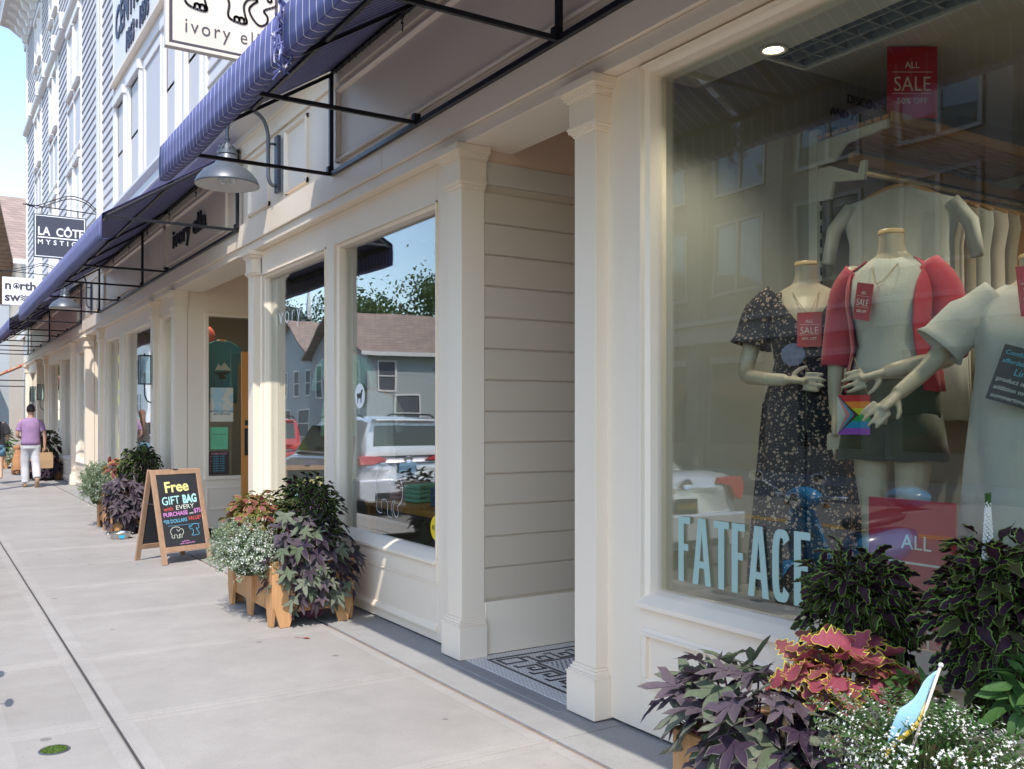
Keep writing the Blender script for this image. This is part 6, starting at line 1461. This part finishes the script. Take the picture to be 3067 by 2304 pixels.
# --- street lamps with green bells, sign post, utility pole
VERD = mat('verdigris', (.03,.17,.12), .55, var=.2, vscale=20); POLEM = mat('pole_green', (.02,.06,.05), .5)
def lamp_post(x, y, label):
    p = thing('street_lamp', label, 'street lamp', (x,y,-.15), group='green bell street lamps along the kerb')
    MB().lathe([(.11,0),(.11,.2),(.06,.3),(.045,.5),(.04,3.9),(.055,3.95),(.03,4.1),(.001,4.2)], n=16).build('pole', POLEM, p, smooth=True, auto=40)
    for s in (-1,1):
        MB().tube(smooth_path([(0,0,3.8),(0,s*.2,3.95),(0,s*.42,4.0),(0,s*.45,3.92)],4), .018, 8).build('arm', POLEM, p, smooth=True)
        MB().lathe([(.001,3.93),(.03,3.92),(.05,3.88),(.075,3.80),(.085,3.70),(.10,3.64),(.17,3.57),(.19,3.55),(.16,3.56),(.06,3.66)], c=(0,s*.45,0), n=24).build('bell', VERD, p, smooth=True); MB().lathe([(.001,4.02),(.02,4.0),(.012,3.96),(.02,3.93)], c=(0,s*.45,0), n=12).build('finial', VERD, p, smooth=True)
    return p
lamp_post(-11.6, 33, 'green bell street lamp across the road mirrored beside the white steeple')
up = thing('utility_pole', 'tall utility pole at the kerb whose shadow crosses the pavement', 'pole', (-.3,19.3,-.15))
MB().lathe([(.11,0),(.10,4),(.085,7.2),(.001,7.25)], n=14).build('pole', mat('pole_wood', (.20,.15,.11), .9, bump=.4), up, smooth=True, auto=40); bx('cross_arm', POLEM, up, -.6, .6, -.04, .04, 6.7, 6.8)
ps_ = thing('crossing_sign', 'yellow green pedestrian crossing sign mirrored in a far window', 'sign', (-.05,36,-.15))
FLUO = mat('fluorescent_sign', (.62,.85,.02), .5)
MB().tube([(0,.03,0),(0,.03,3.9)], .03, 8).build('post', FLUO, ps_); MB().prism([(0,2.55),(.65,3.2),(0,3.85),(-.65,3.2)], 'y', -.01, .0).build('diamond', FLUO, ps_, bevel=.004); bx('arrow_plate', FLUO, ps_, -.3, .3, -.01, 0, 2.1, 2.45)
b = MB(); b.ell((.0,-.014,3.52), .06,.004,.06, 10, 8); b.tube([(0,-.014,3.45),(-.02,-.014,3.2),(-.15,-.014,2.9)], [.05,.055,.03], 6); b.tube([(-.02,-.014,3.2),(.12,-.014,2.9)], [.05,.03], 6); b.tube([(0,-.014,3.42),(.14,-.014,3.22)], .025, 6); b.tube([(0,-.014,3.42),(-.14,-.014,3.25)], .025, 6); b.build('walker', BLACK, ps_)
# --- buildings opposite
BRK, kk = newmat('tan_brick', .85); v = kk.obj(); sp = kk.new('SeparateXYZ'); cbm = kk.new('CombineXYZ'); kk.l.new(v, sp.inputs[0]); kk.l.new(kk.math('ADD', sp.outputs['X'], sp.outputs['Y']), cbm.inputs['X']); kk.l.new(sp.outputs['Z'], cbm.inputs['Y'])
br = kk.new('TexBrick'); kk.put(br, Scale=1.0, Mortar_Size=.008, Brick_Width=.24, Row_Height=.08); br.inputs['Color1'].default_value = (.36,.29,.23,1); br.inputs['Color2'].default_value = (.29,.23,.18,1); br.inputs['Mortar'].default_value = (.20,.18,.16,1); kk.l.new(cbm.outputs[0], br.inputs['Vector']); kk.l.new(br.outputs['Color'], kk.p.inputs['Base Color']); kk.bump(br.outputs['Fac'], -.4, .006)
STONE = mat('cornice_limestone', (.42,.39,.35), .8, var=.08)
op_ = thing('brick_block', 'tan brick block across the road with stone cornices, mirrored in the near window', 'building', (0,0,0))
bx('wall', BRK, op_, -26, -14.3, 4.5, 29, -.1, 11.5)
for z0, z1, o in ((3.7,4.25,.35),(4.25,4.4,.5),(10.9,11.3,.4),(11.3,11.8,.7)): bx('cornice', STONE, op_, -26-o, -14.3+o, 4.5-o, 29+o, z0, z1, .02)
for i in range(8): bx('pier', BRK, op_, -14.3, -14.05, 5.0+i*3.2, 5.6+i*3.2, .0, 10.8)
for i in range(7):
    y = 5.9+i*3.2
    for z0, z1 in ((5.2,7.2),(8.2,10.0)):
        w = part('window', op_); b = MB()
        for q in ((y-.1,y,z0-.1,z1+.1),(y+1.9,y+2.0,z0-.1,z1+.1),(y,y+1.9,z1,z1+.1),(y,y+1.9,z0-.1,z0),(y+.9,y+1.0,z0,z1)): b.box(-14.3,-14.2,*q)
        b.build('frame', STONE, w); bx('pane', GLASS2, w, -14.28, -14.26, y, y+1.9, z0, z1); bx('blind', BLIND, w, -14.299, -14.29, y, y+1.9, z0, z1)
    w = part('shop_window', op_); bx('pane', CARGLASS, w, -14.29, -14.27, y, y+1.95, .7, 3.1); bx('frame', STONE, w, -14.3, -14.2, y-.05, y+2.0, 3.1, 3.3)
gable_house('gabled_house', 'grey green house with a brown roof across the road, mirrored in the gift shop window', -30, -12.6, 43, 50.5, 4.9, 7.0, 'x', GREYW, BROWNROOF, WHITE, [('x+',43.9,44.6,2.6,4.3),('x+',45.4,46.1,2.6,4.3),('x+',47.2,47.9,2.6,4.3),('x+',48.9,49.6,2.6,4.3),('x+',46.2,47.3,5.2,6.1),('x+',43.8,45.6,.3,1.9),('x+',46.6,48.8,.3,1.9),('y-',-14.2,-13.4,2.9,4.3),('y-',-17.5,-16.7,2.9,4.3),('y-',-15.5,-14.3,.8,2.6),('y-',-18.5,-17.3,.8,2.6)])
gable_house('gabled_house', 'second grey house with a brown roof farther along, mirrored in the left gift shop pane', -30, -16, 59, 69, 5.2, 8.2, 'x', GREYW, BROWNROOF, WHITE, [('x+',60,60.9,3,4.6),('x+',62.2,63.1,3,4.6),('x+',64.6,65.5,3,4.6),('x+',67,67.9,3,4.6),('x+',60,62,.3,2),('x+',64,66.5,.3,2)])
gable_house('white_house', 'white house far along the road, mirrored in the farther shop windows', -30, -12.5, 95, 112, 9, 14, 'x', WHITEW, DARKROOF, WHITE, [('x+',97+i*2.6,98.2+i*2.6,z,z+1.8) for i in range(6) for z in (2,5.5)])
gable_house('cream_house', 'cream house beyond the white one, mirrored in the farther shop windows', -26, -11.8, 125, 150, 8, 12, 'y', TAN, DARKROOF, WHITE, [('x+',127+i*3,128.4+i*3,z,z+1.8) for i in range(7) for z in (1.5,5)])
ch = thing('church_steeple', 'slender white church steeple mirrored in the left gift shop pane', 'steeple', (-38, 121, 0)); ch.scale = (.6,.6,.6)
bx('tower', WHITE, ch, -2.2, 2.2, -2.2, 2.2, -.1, 14); bx('clock_stage', WHITE, ch, -1.7, 1.7, -1.7, 1.7, 14, 18); bx('cornice', WHITE, ch, -2.0, 2.0, -2.0, 2.0, 18, 18.4)
b = MB()
for sx in (-1,1):
    for sy_ in (-1,1): b.box(sx*1.3-.25, sx*1.3+.25, sy_*1.3-.25, sy_*1.3+.25, 18.4, 21.5)
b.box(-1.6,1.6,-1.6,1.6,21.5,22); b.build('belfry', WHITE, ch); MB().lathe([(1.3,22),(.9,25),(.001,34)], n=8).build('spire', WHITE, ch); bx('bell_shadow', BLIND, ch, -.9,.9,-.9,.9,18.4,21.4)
gable_house('church_nave', 'grey roofed church nave beside the white steeple', -44, -32, 112, 119, 6, 10, 'x', WHITEW, DARKROOF, WHITE)
# --- trees
FOL = [leafmat('foliage_a', (.055,.10,.028), .35), leafmat('foliage_b', (.085,.13,.035), .35), leafmat('foliage_c', (.035,.07,.022), .3)]
BARK = mat('bark', (.10,.075,.055), .95, bump=.8, bscale=20)
def tree(x, y, h, r, seed, label, m_):
    t = thing('tree', label, 'tree', (x,y,-.15), group='leafy trees across the road'); rg = random.Random(seed)
    b = MB().tube([(0,0,0),(.1,.05,h*.25),(.0,.1,h*.5),(.1,0,h*.8)], [r*.09,r*.07,r*.05,r*.015], 9)
    cl = []
    for i in range(26):
        d = Vector((rg.gauss(0,1), rg.gauss(0,1), rg.gauss(0,.8))).normalized()*rg.uniform(.4,.95); c = Vector((d.x*r, d.y*r, h*.64+d.z*h*.33)); cl.append(c)
        if i < 9: b.tube([(0,0,h*(.25+.04*i)), tuple(c*.5+Vector((0,0,h*.2))), tuple(c)], [r*.03,r*.02,r*.008], 6)
    b.build('trunk', BARK, t, smooth=True)
    b = MB()
    for c in cl:
        for j in range(300):
            p = c+Vector((rg.gauss(0,1), rg.gauss(0,1), rg.gauss(0,.8)))*r*.17; a = Vector((rg.uniform(-1,1), rg.uniform(-1,1), rg.uniform(-1,1))).normalized(); e = a.orthogonal().normalized(); s = r*.026*rg.uniform(.7,1.5)
            b.add([p-a*s, p+e*s*.5, p+a*s, p-e*s*.5], [(0,1,2,3)])
    stuff(b.build('crown', m_, t, recalc=False)); return t
tree(-36,62,13,5.5,1,'green tree rising behind the grey green house roof',FOL[0]); tree(-34,84,16,7,2,'large pale green tree left of the house roof',FOL[1]); tree(-24,92,14,6,3,'dark green tree below the white steeple',FOL[2]); tree(-45,118,20,9,4,'broad green tree behind the steeple',FOL[0]); tree(-18,150,16,8,5,'green tree far along the road',FOL[1]); tree(-14.0,165,15,7,6,'farthest green tree along the road',FOL[2])
